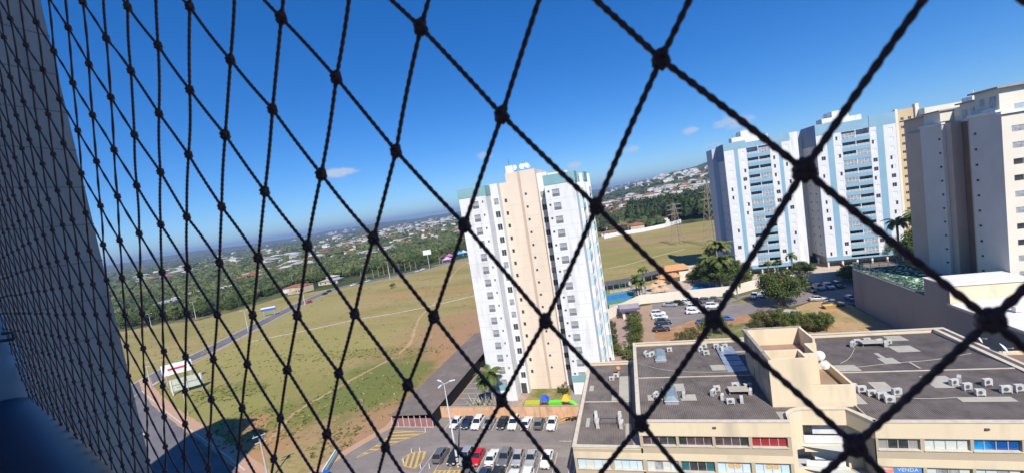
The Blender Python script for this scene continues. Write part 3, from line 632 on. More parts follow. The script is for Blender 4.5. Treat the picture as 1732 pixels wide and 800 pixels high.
MB().box(-22.85, -22.25, 89.68, 104, 0, 50.98).obj('groove', m_beiged, T)
for q in ((-35.5, -29.0, 83.93, 84.2, 46.75, 48.8), (-16.55, -9.8, 86.43, 86.7, 46.75, 48.9), (-12, -8.8, 96.9, 97.2, 46.75, 49.0)):
    P = MB().box(*q); P.box(q[0], q[0]+.3, q[3], q[3]+7, q[4], q[5]).box(q[1]-.3, q[1], q[3], q[3]+(4.3 if q[1] == -9.8 else 8), q[4], q[5]); P.obj('parapet', m_teal, T)
for q in ((-16.6, -9.8, 86.4, 86.5, 2.9, 4.4), (-35.45, -30.6, 83.9, 84.0, 2.6, 4.0)): MB().box(*q).obj('base_band', m_teal, T)
# balcony stacks on its east side
for (bx, y0, y1) in ((-9.9, 91.2, 96.4), (-8.9, 99.5, 104.5)):
    for i, z in enumerate(rows):
        b = MB(); b.box(bx, bx+.7, y0, y1, z-1.35, z-1.2).box(bx+.6, bx+.7, y0, y1, z-1.2, z-.3).box(bx, bx+.6, y0, y0+.1, z-1.2, z-.3).box(bx, bx+.6, y1-.1, y1, z-1.2, z-.3)
        b.box(bx, bx+.68, y0-.25, y0-.05, z-1.35, z+1.55); o = b.obj('balcony', m_pteal if i % 2 else m_white, T)
        MB().box(bx+.62, bx+.66, y0+.3, y1-.3, z-.3, z+.35).obj('railing_glass', m_rail, o)
        MB().box(bx-.02, bx+.05, y0+.6, y1-.6, z-1.1, z+1.0).obj('balcony_door', m_glass, o)
    MB().box(bx, bx+.75, y1, y1+.3, 0, 48.6).obj('fin', m_white, T)
RB = MB(); RB.box(-25.4, -23.7, 89.9, 92, 51, 52.6); RB.box(-18, -12, 93, 99, 46.7, 49.6); RB.obj('roof_house', m_white, T)
MB().tube([(-24.6, 90.5, 52.6), (-24.6, 90.5, 54.2)], .05, 6).box(-24.9, -24.3, 90.47, 90.53, 53.5, 53.56).obj('antenna', m_dfr, T)
MB().box(-28.9, -27.6, 87.38, 87.48, .1, 2.5).obj('door', m_glass, T)
def dish_kit():
    b = MB(); n = 18
    for i in range(5):
        r = i/4; 
        for j in range(n): a = 2*PI*j/n; b.v.append((math.cos(a)*r*.6, .18*r*r-.02, math.sin(a)*r*.6))
    for i in range(4):
        for j in range(n): b.f.append((i*n+j, i*n+(j+1) % n, (i+1)*n+(j+1) % n, (i+1)*n+j)); b.m.append(0)
    s = MB().tube([(0, .1, 0), (0, .25, -.3), (0, .3, -.95)], .035, 6); s.tube([(0, .1, -.1), (0, -.45, .0)], .02, 5).cbox((0, -.47, 0), .1, .12, .1)
    return b.mesh('dish', m_wmet, True), s.mesh('stand', m_steel)
DK = dish_kit()
def dish(loc, s, rz, label):
    t = thing('satellite_dish', label, 'satellite dish', loc, rz, 'satellite dishes on the roofs'); t.scale = (s,)*3
    c = inst('dish', DK[0], t, (0, 0, .95)); c.rotation_euler = (-.5, 0, 0); inst('stand', DK[1], t, (0, 0, .95)); return t
for i, (u, v) in enumerate([(868, 287), (883, 284), (892, 283)]):
    g = py(u, v, 90.6); dish((g.x, 91, 50.95), 1.25, .4*i, ['leftmost of three white dishes on the peach tower strip', 'middle of three white dishes on the peach tower strip', 'rightmost of three white dishes on the peach tower strip'][i])
# ---- blue towers ----------------------------------------------------------------------
def blue_tower(x0, y, offs, label, bump, top):
    T = thing('apartment_tower', label, 'tower', (0, 0, 0)); o1a, o1b, ba, bb, o2a, o2b, e, tail = offs; zr = [49.6-3.4*k for k in range(14)]; r = random.Random(int(x0))
    W = MB(); W.norec = True; zl = 4.2
    def kd(): q = r.random(); return 'shutter' if q < .45 else 'half' if q < .7 else 'halfr' if q < .85 else 'glass'
    for a, b in ((0, o1a), (o1b, ba), (bb, o2a), (o2b, e)):
        c = x0+(a+b)/2+(.25 if b-a > 3 else .1); hs_ = []
        for z in zr: hs_.append((c-.7, c+.7, z-.75, z+.75)); window(T, (c, y, z), 1.4, 1.5, kd())
        facade(W, x0+a, x0+b, y, zl, 51.8, hs_, mi=0)
        W.box(x0+a+(.25 if a == 0 else .01), x0+b-.01, y+.22, y+20, zl, 51.79)
    W.box(x0+ba, x0+bb, y+2.2, y+20, zl, 51.8)
    W.obj('wall', m_lilac, T)
    S = MB(); S.box(x0+o1a, x0+o1b, y-.02, y+19, zl, 51.8).box(x0+o2a, x0+o2b, y-.02, y+19, zl, 51.8); S.box(x0-.03, x0+e+.03, y-.05, y+.25, 2.7, zl)
    S.box(x0+o1a-.0, x0+ba, y-.06, y+.3, 51.8, top+.2).box(x0-.05, x0+o1a, y-.06, y+.3, 51.8, top).box(x0+ba, x0+bb, y+.1, y+.4, 51.8, top-.7).box(x0+bb, x0+e, y-.06, y+.3, 51.8, top).box(x0+e-.3, x0+e, y+.3, y+15, 51.8, top)
    S.obj('blue_band', m_blue, T)
    # side and bump with shade put into their slate colour, then stilts
    D = MB(); D.norec = True; hs_ = []
    for z in zr[1:]:
        for yy in (y+4, y+9): hs_.append((yy-.35, yy+.35, z-.4, z+.4)); window(T, (x0, yy, z), .7, .8, 'glass', '-x', 'side_window')
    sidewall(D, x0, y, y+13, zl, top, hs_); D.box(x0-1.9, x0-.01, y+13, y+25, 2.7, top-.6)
    D.obj('side_wall', mat('shade-darkened pale facade paint', (.50, .53, .58), (.46, .49, .54), .12, .8), T)
    MB().box(x0-.06, x0, y-.05, y+13, 48, top).obj('side_band', m_dblue, T)  # blue band on the shaded side, shade painted in as darker blue
    K = MB()
    for i in range(6):
        for yy in (y+.5, y+9, y+18): K.box(x0+.4+i*(e-1.2)/5, x0+.9+i*(e-1.2)/5, yy, yy+.5, 0, 2.7)
    K.box(x0+3, x0+e-3, y+6, y+18, 0, 2.7); K.obj('pillar', m_white, T)
    if tail: # setback part towards the neighbour, in shade
        MB().box(x0+e+.03, x0+e+3.1, y+1.2, y+13.9, 0, top+.2).obj('rear_wall', m_white, T)
        Q = MB(); Q.norec = True; hs_ = []; tx = x0+e
        for z in zr:
            for c in (tx+4.4,): hs_.append((c-.35, c+.35, z-.35, z+.35)); window(T, (c, y+14, z), .7, .7, 'glass', name='rear_window')
        facade(Q, tx+.02, tx+tail, y+14, 0, top+.5, hs_); Q.box(tx+.02, tx+tail, y+14.25, y+22, 0, top+.4); Q.obj('rear_wall', mat('grey facade paint', (.72, .70, .68), (.66, .64, .62), .2, .8), T)
    # balconies, two bays
    mid = (ba+bb)/2
    for z in zr:
        for a, b in ((ba, mid), (mid, bb)):
            q = MB(); q.box(x0+a+.02, x0+b-.02, y-.05, y+.12, z-2.05, z-.7).box(x0+a, x0+b, y+.12, y+2.2, z-2.05, z-1.85); o = q.obj('balcony', m_blue, T)
            qq = MB(); n = 4; gz = r.random() < .22; ww = (b-a)/n
            for i in range(n+1): X = x0+a+.06+i*(b-a-.12)/n; qq.box(X-.05, X+.05, y, y+.08, z-.7, z+(1.3 if gz or i in (0, n) else .15))
            qq.box(x0+a+.05, x0+b-.05, y-.01, y+.07, z+.1, z+.2); qq.obj('railing', m_wmet, o)
            if gz: MB().box(x0+a+.1, x0+b-.1, y+.03, y+.05, z-.7, z+1.3).obj('glazing', m_glass2, o)
            else: MB().box(x0+a+.12, x0+b-.12, y+.03, y+.05, z-.68, z+.08).obj('railing_glass', m_rail, o)
            d = MB(); d.box(x0+a+.6, x0+b-.6, y+2.1, y+2.19, z-1.8, z+.6); d.obj('balcony_door', m_glass if r.random() < .6 else m_glass2, o)
    C = MB(); C.box(x0+mid-.1, x0+mid+.1, y-.02, y+2.2, 4.2, 51.7); C.obj('divider', m_white, T)
    R_ = MB(); R_.box(x0+8, x0+13.5, y+5, y+12, 51.5, top+4.4).box(x0+4.5, x0+8, y+5, y+10, 51.5, top+2.2).box(x0+13.5, x0+18, y+6, y+12, 51.5, top+1.6); R_.obj('roof_house', m_white, T)
    a = MB(); 
    for i in range(6): X = x0+5+i*1.3; a.tube([(X, y+5.5, top+2), (X, y+5.5, top+3.4)], .05, 5)
    a.obj('antenna', m_dfr, T); return T
blue_tower(39.8, 184, (3.6, 5.1, 8.1, 16.4, 19.2, 20.5, 23.4, 5.5), 'tall white and sky blue balcony tower behind palms, left of the blue pair', True, 54.6)
blue_tower(72.6, 186, (3.5, 5.6, 8.3, 17.3, 19.4, 21.6, 25.4, 0), 'tall white and sky blue balcony tower beside the ochre block', False, 56.0)
# ---- ochre block between the blue and the grey tower
T = thing('apartment_tower', 'narrow ochre block with paired small windows beside the right blue tower', 'tower', (0, 0, 0))
W = MB(); W.norec = True; hs_ = []
for k in range(16):
    z = 53.5-3.25*k
    for c in (107.6, 110.0): hs_.append((c-.55, c+.55, z-.55, z+.55)); window(T, (c, 200, z), 1.1, 1.1, 'glass')
facade(W, 105.4, 112.5, 200, 0, 57.2, hs_); W.box(105.4, 112.5, 200.3, 222, 0, 57.1); W.obj('wall', m_tan, T); MB().box(112.6, 135, 196, 222, 0, 56.0).obj('rear_wall', m_cream2, T)
MB().box(105.3, 106.2, 199.7, 201, 0, 57.6).box(111.6, 112.8, 199.3, 201, 0, 58.5).obj('pilaster', m_cream2, T)
# ---- grey side tower at the right edge
T = thing('apartment_tower', 'tall tower at the right edge with a shaded grey side wall and cream front', 'tower', (0, 0, 0)); X = 72.0
zr = [43.6-3.28*k for k in range(12)]; zf = [43.5-3.22*k for k in range(13)]
W = MB(); W.norec = True
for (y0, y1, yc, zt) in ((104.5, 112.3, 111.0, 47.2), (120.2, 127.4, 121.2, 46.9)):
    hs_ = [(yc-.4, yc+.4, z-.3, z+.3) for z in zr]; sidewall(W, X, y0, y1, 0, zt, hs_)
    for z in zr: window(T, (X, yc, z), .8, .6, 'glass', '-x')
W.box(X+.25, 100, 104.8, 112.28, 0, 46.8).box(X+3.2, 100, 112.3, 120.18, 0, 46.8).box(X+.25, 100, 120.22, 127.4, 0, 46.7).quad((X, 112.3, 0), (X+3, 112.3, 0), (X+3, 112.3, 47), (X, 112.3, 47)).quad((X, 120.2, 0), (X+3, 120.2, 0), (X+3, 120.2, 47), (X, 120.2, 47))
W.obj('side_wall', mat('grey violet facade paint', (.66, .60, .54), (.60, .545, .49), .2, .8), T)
MB().box(X+.6, X+2.9, 112.32, 113.6, 0, 47).obj('beige_strip', m_beiged, T); MB().box(X+.6, X+2.9, 118.4, 120.17, 0, 47).obj('beige_strip', m_beiged, T)
MB().box(X+.7, X+18, 127.42, 134.5, 0, 46.2).box(X+1.2, X+18, 127.5, 135.5, 46.2, 49.6).obj('rear_wall', m_beiged, T); MB().box(X+.5, X+19, 127.3, 136, 49.6, 49.9).obj('roof', m_roofc, T)
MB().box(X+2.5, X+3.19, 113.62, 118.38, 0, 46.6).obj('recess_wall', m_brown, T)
b = MB()
for z in zr: b.box(X+1.8, X+2.5, 113.7, 114.9, z-.2, z+.25)
b.obj('service_ledge', m_dfr, T)
MB().box(X+2.2, X+2.5, 113.7, 114.9, 0, 46).obj('service_strip', m_lilac, T)
W = MB(); W.norec = True; hs_ = []
for z in zf:
    for c in (74.95, 80.5, 86.5): hs_.append((c-1.5, c+1.5, z-.6, z+.6)); window(T, (c, 104.5, z), 3.0, 1.2, random.choice(['glass', 'curtain', 'curtain']))
facade(W, X, 100, 104.5, 0, 46.4, hs_); W.obj('front_wall', m_cream2, T)
MB().box(X-.3, 101, 104.1, 105.3, 46.6, 47.2).box(X-.3, X+.6, 105.3, 112.5, 47.0, 47.6).box(X-.2, X+.6, 120, 127.5, 46.9, 47.3).obj('cornice', m_white, T)
PH = MB(); PH.box(X+1.2, 98, 106.5, 112.4, 46.9, 51.8).box(X+2.5, 98, 112.4, 118.5, 46.7, 50.6).box(X+3.4, 98, 118.5, 121.8, 46.7, 50.2).box(X+.8, 98, 121.8, 127.2, 46.7, 50.0); PH.obj('penthouse', m_cream2, T)
MB().box(X+.4, 99, 105.6, 113, 51.8, 52.15).box(X+1.9, 99, 113, 119, 50.6, 50.9).box(X+.4, 99, 121.4, 127.8, 50.0, 50.3).obj('roof', m_roofc, T)
for (yy, zz, w, h) in ((108.0, 49.2, 1.6, 2.6), (110.6, 49.8, 1.2, 1.4), (114.5, 48.6, 1.6, 1.6), (117.2, 48.3, 1.4, 2.0)):
    b = MB(); xx = X+1.2 if yy < 112 else X+2.5; b.box(xx-.05, xx+.02, yy-w/2, yy+w/2, zz-h/2, zz+h/2); b.obj('penthouse_window', m_glass2, T)
MB().box(X+.2, X+.24, 105.4, 112, 47.2, 48.2).box(74, 99, 104.4, 104.44, 47.2, 48.3).obj('glass_balustrade', m_rail, T)
MB().tube([(X+6, 120, 50), (X+6, 120, 53.5)], .06, 6).box(X+4.5, X+8, 118, 121, 50.3, 52.0).obj('water_tank', m_white, T)
# ---- long grey walled sports building
T = thing('sports_building', 'long windowless grey walled building with pale roofs and a fenced terrace', 'building', (0, 0, 0))
W = MB(); W.box(58.4, 58.8, 105.52, 134.4, 0, 11.15).box(58.4, 71, 134.41, 134.8, 0, 11.15).box(58.4, 71.2, 98.4, 105.5, 0, 14.9).box(58.4, 71.5, 40, 98.38, 0, 11.2); W.obj('wall', m_greyw, T)
MB().box(58.36, 71.6, 98.3, 98.42, 11.4, 14.8).obj('front_wall', m_cream, T)
b = MB(); b.box(58.2, 71.5, 98.1, 105.7, 14.9, 15.15); b.obj('upper_roof', mat('white roof membrane', (.74, .72, .68), (.66, .64, .60), .4, .7), T)
b = MB(); b.add([(58.0, 40, 11.3), (58.0, 98.2, 11.3), (71.8, 98.2, 12.6), (71.8, 40, 12.6), (58, 40, 11.15), (58, 98.2, 11.15), (71.8, 98.2, 12.4), (71.8, 40, 12.4)], [(0, 1, 2, 3), (4, 5, 6, 7), (0, 1, 5, 4), (1, 2, 6, 5), (2, 3, 7, 6), (3, 0, 4, 7)]); b.obj('lower_roof', MATS['white roof membrane'], T)
MB().box(57.9, 58.0, 40, 98.3, 11.0, 11.5).obj('gutter', m_steel, T)
b = MB()
for y in (66, 74, 82, 90): b.box(62.5, 69.5, y, y+.9, 11.9, 12.75)
b.obj('skylight', m_shut, T)
MB().box(58.8, 71, 105.5, 134.4, 0, 9.6).obj('terrace_floor', m_roofc, T)
b = MB()
for i in range(15): y = 105.8+i*2.05; b.tube([(58.6, y, 11.1), (58.6, y, 13.1)], .06, 6)
for i in range(7): x = 58.6+i*2.05; b.tube([(x, 134.6, 11.1), (x, 134.6, 13.1)], .06, 6)
for z in (11.5, 12.3, 13.1): b.tube([(58.6, 105.8, z), (58.6, 134.6, z), (71, 134.6, z)], .04, 5)
b.obj('fence', m_steel, T)
m_net = bpy.data.materials.new('green shade net'); m_net.use_nodes = True; t = m_net.node_tree; pb = t.nodes['Principled BSDF']; pb.inputs['Base Color'].default_value = (.03, .14, .10, 1); pb.inputs['Roughness'].default_value = .9
pb.inputs['Alpha'].default_value = .55
b = MB(); b.norec = True; b.quad((58.6, 105.8, 11.2), (58.6, 134.6, 11.2), (58.6, 134.6, 13.05), (58.6, 105.8, 13.05)); b.quad((58.6, 134.6, 11.2), (71, 134.6, 11.2), (71, 134.6, 13.05), (58.6, 134.6, 13.05)); b.obj('fence_net', m_net, T)
m_spk = mat('speckled netting over the court', (.03, .085, .055), (.50, .66, .42), 1.15, .9, contrast=(.54, .60), detail=2)  # dark green netting with pale speckles
b = MB(); b.norec = True; nx, ny = 14, 30
for j in range(ny+1):
    for i in range(nx+1): b.v.append((58.9+12*i/nx, 105.6+28.9*j/ny, 11.0+.25*math.sin(i*.9+j*.5)+random.uniform(-.08, .08)))
for j in range(ny):
    for i in range(nx): a = j*(nx+1)+i; b.f.append((a, a+1, a+nx+2, a+nx+1)); b.m.append(0)
b.obj('court_net', m_spk, T)
# ---- low annex between shopping building and sports building, brown
T = thing('annex', 'low brown walled annex with a cream coping at the right edge beside the shopping roof', 'building', (0, 0, 0))
MB().box(50.6, 58.3, 55, 78, 0, 9.6).obj('wall', m_brown, T)
MB().box(50.3, 50.75, 54.6, 78.3, 9.6, 10.0).box(50.75, 58.3, 77.8, 78.3, 9.6, 10.0).box(50.75, 58.3, 54.6, 55.1, 9.6, 10.0).obj('coping', m_cream, T)
# ---- neighbouring tower out of view whose shadow falls on the road and field
T = thing('apartment_tower', 'pale tower west of the viewpoint that throws its shadow over the road and field', 'tower', (0, 0, 0))
b = MB(); b.prism([(-64.5, -25), (-64.5, 15.4), (-70, 16.3), (-70, 13.5), (-74, 14.5), (-74, 20.5), (-85.3, 20.5), (-87.5, 14), (-84.5, 5), (-79, -2), (-70, -25)], 0, 66); b.obj('wall', m_white, T)
MB().prism([(-66, -20), (-66, 8), (-78, 8), (-78, -2), (-72, -20)], 66, 67).obj('roof', m_roofc, T)
# ================================================================== SHOPPING BUILDING
m_corr = mat('corrugated fibre cement', (.215, .180, .163), (.130, .110, .101), .35, .85, detail=8, dirt=(.20, .18, .165), dscale=1.2)
m_patch = mat('pale roof sheet', (.42, .39, .33), (.36, .34, .29), .8, .7)
m_band = mat('cornice flashing', (.62, .55, .44), (.50, .44, .36), 1.0, .7)
m_red = mat('red blind', (.30, .025, .03), (.36, .04, .045), 1, .4, spec=.5)
m_purp = mat('tinted brown glass', (.07, .045, .05), (.13, .09, .11), .8, .12, spec=.6)
m_blueg = mat('blue tinted glass', (.01, .08, .32), (.02, .28, .62), .45, .12, spec=.6, contrast=(.45, .55))
m_lblue = mat('pale blue window film', (.50, .64, .72), (.60, .70, .76), 1, .3)
m_tealg = mat('teal window glass', (.02, .11, .14), (.05, .16, .19), 1, .15, spec=.6)
m_blind = mat('white blinds', (.62, .66, .62), (.55, .58, .54), 3, .5)
m_mull = mat('window mullion', (.46, .44, .40), rough=.5)
S = thing('shopping_building', 'long cream commercial building with a corrugated brown roof and rows of windows', 'commercial building', (0, 0, 0))
ZT = 11.9
def slope_profile(z0, z1, zf0, zf1, yb=.0):   # undercut apron (z1 top .. z0) then fascia (zf1 top .. zf0)
    return [(55+yb, z1), (55.55+yb, z0), (55+yb, zf1), (55+yb, zf0), (56.2+yb, zf0), (56.2+yb, z1)]
w1L = [(-2.0, 2.3), (2.65, 6.8), (7.15, 11.1), (11.5, 15.5)]; w1R = [(24.95, 29.0), (29.4, 33.6), (33.9, 38.1), (38.5, 42.6), (43.0, 47.1)]
w2L = [(-11.5, -6.8), (-6.3, -2.15), (-1.8, 2.25), (2.6, 6.75), (7.1, 11.1), (11.55, 15.55)]; w2R = [(25.0, 29.1), (29.45, 33.65), (33.95, 38.1), (38.5, 42.6), (43.0, 47.1)]
W = MB(); W.norec = True; TB = MB(); TB.norec = True
def fascia(a, b, z0, z1): W.extr([(55.1, z0), (54.97, z0), (54.97, z1), (55.1, z1)], a, b)
for (a, b, wins1, wins2) in ((-2.4, 15.9, w1L, w2L[2:]), (24.7, 48.8, w1R, w2R)):
    fascia(a, b, 9.95, ZT-.001); fascia(a, b, 6.42, 7.38); fascia(a, b, 2.9, 3.75)
    panel(TB, (a, 55, 7.3), (1, 0, 0), b-a, 2.7, [(p-a, q-a, 1.19, 2.57) for p, q in wins1], (0, -1, 0), .45)
    panel(TB, (a, 55, 3.7), (1, 0, 0), b-a, 2.8, [(p-a, q-a, 1.10, 2.65) for p, q in wins2], (0, -1, 0), .45)
    TB.quad((a, 55, 9.9), (b, 55, 9.9), (b, 55, ZT-.02), (a, 55, ZT-.02)).quad((a, 55.3, 0), (b, 55.3, 0), (b, 55.3, 2.9), (a, 55.3, 2.9))
a, b = -11.9, -2.4
fascia(a, b, 7.85, 8.1); fascia(a, b, 6.42, 7.38); fascia(a, b, 2.9, 3.75); panel(TB, (a, 55, 3.7), (1, 0, 0), b-a, 4.38, [(p-a, q-a, 1.10, 2.65) for p, q in w2L[:2]], (0, -1, 0), .45); TB.quad((a, 55.3, 0), (b, 55.3, 0), (b, 55.3, 2.9), (a, 55.3, 2.9))
TB.obj('window_band', mat('tan facade band', (.50, .41, .295), (.46, .375, .27), .3, .85), S)
for z0, z1, ws in ((9.95, ZT, 0), (6.42, 7.38, 0)): pass
# sides and back
W.box(-2.4, -2.0, 55.02, 84.3, 0, ZT-.02).box(-11.9, -11.5, 55.02, 84.3, 0, 8.08).box(-11.5, -2.4, 83.9, 84.3, 0, 8.08).box(-2.0, 47.6, 83.9, 84.3, 0, ZT-.02).box(47.2, 47.6, 55.02, 83.9, 0, ZT-.02).box(48.4, 48.8, 55.02, 84.3, 0, ZT-.02)
# recessed entrance bay
bay = [(15.9, 55), (16.05, 56.0), (16.5, 56.9), (17.2, 57.6), (18.2, 58.0), (23.1, 58.0), (24.7, 55.0)]
def strip(mb, pts, z0, z1, mi=0):
    for i in range(len(pts)-1): (x0, y0), (x1, y1) = pts[i], pts[i+1]; mb.quad((x0, y0, z0), (x1, y1, z0), (x1, y1, z1), (x0, y0, z1), mi)
strip(W, bay, 9.8, ZT); strip(W, bay[:5], 6.6, 9.8); strip(W, [(18.2, 58), (23.1, 58)], 6.1, 7.4); strip(W, bay, 2.9, 4.1); strip(W, bay[:4], 4.1, 6.6)
W.box(23.1, 24.7, 58.3, 60.6, 0, 9.8); W.obj('wall', m_cream, S)
b = MB(); b.norec = True; strip(b, [(17.2, 60.6), (24.7, 60.6)], 0, 9.8); b.quad((17.2, 57.8, 0), (17.2, 60.6, 0), (17.2, 60.6, 9.8), (17.2, 57.8, 9.8)); b.quad((17.2, 58, 7.0), (24.7, 56, 7.0), (24.7, 60.6, 7.0), (17.2, 60.6, 7.0)); b.quad((17.2, 58, 3.8), (24.7, 56, 3.8), (24.7, 60.6, 3.8), (17.2, 60.6, 3.8))
b.obj('bay_interior', mat('grey interior plaster', (.44, .45, .46), (.5, .51, .52), .5, .8), S)
b = MB(); b.box(18.2, 22.6, 57.9, 58.02, 7.4, 8.4).box(18.2, 22.6, 57.9, 58.02, 4.1, 4.9).box(19.6, 24.0, 59.0, 60.5, 8.0, 9.6).box(19.6, 24.0, 59.0, 60.5, 4.4, 6.0); b.obj('white_balustrade', m_white, S)
# coping along every roof edge
C = MB()
C.box(-2.5, 15.9, 54.9, 55.5, ZT, ZT+.1).box(24.7, 48.9, 54.9, 55.5, ZT, ZT+.1).box(-2.5, -1.9, 55.5, 84.4, ZT, ZT+.1).box(-1.9, 48.9, 83.8, 84.4, ZT, ZT+.1).box(47.1, 47.7, 55.5, 83.8, ZT, ZT+.1).box(48.4, 48.9, 55.5, 83.8, ZT, ZT+.1)
C.box(-12.0, -2.4, 54.9, 55.5, 8.1, 8.2).box(-12.0, -11.4, 55.5, 84.4, 8.1, 8.2).box(-11.4, -2.4, 83.8, 84.4, 8.1, 8.2)
bo = [(p[0], p[1]-.08) for p in bay]; bi = [(15.9, 55.6), (16.0, 56.4), (16.2, 57.3), (17.0, 58.1), (18.1, 58.55), (23.3, 58.55), (25.2, 55.6)]
C.norec = True
for i in range(6): q = [bo[i], bo[i+1], bi[i+1], bi[i]]; C.add([(x, y, ZT+.1) for x, y in q], [(0, 1, 2, 3)]); C.add([(x, y, ZT) for x, y in (bo[i], bo[i+1])]+[(x, y, ZT+.1) for x, y in (bo[i+1], bo[i])], [(0, 1, 2, 3)])
C.obj('coping', m_band, S)
MB().prism([(15.38, 55.5), (15.9, 55.6), (16.0, 56.4), (16.2, 57.3), (17.0, 58.1), (18.1, 58.55), (18.1, 59.32), (15.38, 59.32)], 11.3, 11.42).obj('roof_slab', m_roofc, S); MB().box(24.72, 24.9, 55.4, 60.6, 0, 11.7).box(17.0, 17.18, 58.3, 60.6, 0, 9.8).obj('bay_side_wall', m_greyw, S)
# a painted band of weathered rendering just below the front coping
def corr(mb, x0, x1, ys, zs, per=.25):
    n = int((x1-x0)/per*4); o = len(mb.v); k = len(ys)
    for i in range(n+1):
        x = x0+(x1-x0)*i/n; dz = .055*math.sin(2*PI*(x/per))
        for j in range(k): mb.v.append((x, ys[j], zs[j]+dz))
    for i in range(n):
        for j in range(k-1): mb.f.append((o+i*k+j, o+(i+1)*k+j, o+(i+1)*k+j+1, o+i*k+j+1)); mb.m.append(0)
R_ = MB(); R_.norec = True
corr(R_, -1.95, 15.4, (55.5, 68.45, 83.8), (11.35, 11.8, 11.35)); corr(R_, 15.4, 24.9, (59.3, 68.45, 83.8), (11.5, 11.8, 11.35)); corr(R_, 24.9, 47.1, (55.5, 68.45, 83.8), (11.35, 11.8, 11.35))
corr(R_, -11.4, -3.5, (55.5, 68.0, 83.8), (7.65, 7.95, 7.65)); corr(R_, 15.4, 18.1, (58.4, 59.3), (11.46, 11.5)); corr(R_, 18.1, 24.9, (58.5, 59.3), (11.46, 11.5))
R_.obj('corrugated_roof', m_corr, S)
MB().box(-1.95, 15.4, 68.38, 68.54, 11.80, 11.9).box(24.9, 47.1, 68.38, 68.54, 11.80, 11.9).box(-11.4, -3.5, 67.92, 68.08, 7.95, 8.05).obj('ridge_cap', m_band, S)
MB().box(-3.5, -2.4, 55.5, 83.8, 7.3, 7.5).box(47.7, 48.4, 55.5, 83.8, 11.2, 11.3).obj('gutter', m_roofc, S)
P = MB()
def patch(x0, x1, y0, y1, zr=None):
    zc = lambda y: (11.35+(y-55.5)/12.95*.45 if y < 68.45 else 11.8-(y-68.45)/15.35*.45) if zr is None else (7.65+(y-55.5)/12.5*.3 if y < 68 else 7.95-(y-68)/15.8*.3)
    o = .05; Q = MB(); Q.add([(x0, y0, zc(y0)+o), (x1, y0, zc(y0)+o), (x1, y1, zc(y1)+o), (x0, y1, zc(y1)+o), (x0, y0, zc(y0)+o+.02), (x1, y0, zc(y0)+o+.02), (x1, y1, zc(y1)+o+.02), (x0, y1, zc(y1)+o+.02)], [(0,3,2,1),(4,5,6,7),(0,1,5,4),(1,2,6,5),(2,3,7,6),(3,0,4,7)]); Q.obj('roof_patch', m_patch, S)
for u0, u1, v0, v1 in [(1205, 1240, 617, 628), (1110, 1122, 664, 676), (1142, 1156, 650, 662), (1152, 1176, 667, 677), (1096, 1106, 668, 677), (1236, 1262, 592, 596)]:
    a = gp(u0, v1, 11.6); c = gp(u1, v0, 11.6); patch(min(a.x, c.x), max(a.x, c.x), a.y, c.y)
for x0, x1, y0, y1 in [(25.6, 30.0, 68.9, 71.2), (24.9, 26.4, 59.9, 64), (39.5, 42, 80.5, 83), (37.8, 40.8, 75.5, 78.2), (34.0, 36.0, 71.2, 73.4), (34.6, 35.2, 73.4, 75.5), (35.6, 38.6, 63.6, 66.8), (36.3, 41.6, 60.2, 61.3), (29.0, 31.0, 61.5, 65.5), (37.0, 37.3, 69.2, 71.5)]: patch(x0, x1, y0, y1)
for x0, x1, y0, y1 in [(-5.6, -3.6, 70.5, 78), (-6.8, -3.6, 68.3, 70.5), (-11, -10.2, 72.0, 74.2), (-10.6, -10.0, 60.5, 63.0), (-4.5, -3.6, 57.5, 61.5)]: patch(x0, x1, y0, y1, 1)
# polycarbonate strips left of the stair tower, colour darkened for its shadow
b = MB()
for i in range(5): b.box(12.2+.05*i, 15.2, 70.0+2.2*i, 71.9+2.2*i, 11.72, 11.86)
b.obj('shadow_tinted_glazing', mat('shadow-darkened polycarbonate', (.16, .19, .25), (.30, .34, .40), .6, .3, spec=.5), S)
# window bands
WM = {}
def shopwin(x0, x1, z0, z1, mats, y=54.98, n=4):
    f = MB(); t = .05; w = (x1-x0); yy = y+.33
    f.box(x0, x1, yy-.06, yy, z0, z0+t).box(x0, x1, yy-.06, yy, z1-t, z1)
    for i in range(n+1): X = x0+w*i/n; f.box(X-.035, X+.035, yy-.066, yy-.005, z0+.002, z1-.002)
    o = f.obj('window', m_mull, S)
    for i in range(n):
        b = MB().box(x0+w*i/n+.03, x0+w*(i+1)/n-.03, yy-.01, yy+.03, z0+.04, z1-.04); b.obj('pane', mats[i % len(mats)], o)
    MB().box(x0-.08, x1+.08, y-.09, y+.42, z0-.07, z0+.015).obj('sill', m_band, o)
cur = m_glass2; gsl = mat('grey sliding panel', (.33, .31, .30), (.28, .27, .26), 2, .5)
for (a, b), ms in zip(w1L, ([m_purp, m_purp, m_glass, m_glass], [m_glass, m_purp, m_purp, m_purp], [m_purp, m_purp, m_purp, m_glass], [m_red])): shopwin(a, b, 8.5, 9.86, ms)
for (a, b), ms in zip(w1R, ([gsl, m_glass, m_glass, gsl], [m_blind], [m_blueg], [m_glass], [cur])): shopwin(a, b, 8.5, 9.86, ms)
for (a, b), ms in zip(w2L, ([m_lblue, m_blind, m_lblue, m_blind], [m_lblue], [m_blind, cur, m_blind, m_lblue], [m_tealg, m_glass, m_glass, m_tealg], [m_lblue], [m_lblue])): shopwin(a, b, 4.82, 6.34, ms)
for (a, b), ms in zip(w2R, ([m_glass], [m_blind, cur, cur, m_blind], [m_blind, m_blind, cur, m_blind], [m_blind], [cur])): shopwin(a, b, 4.82, 6.34, ms)
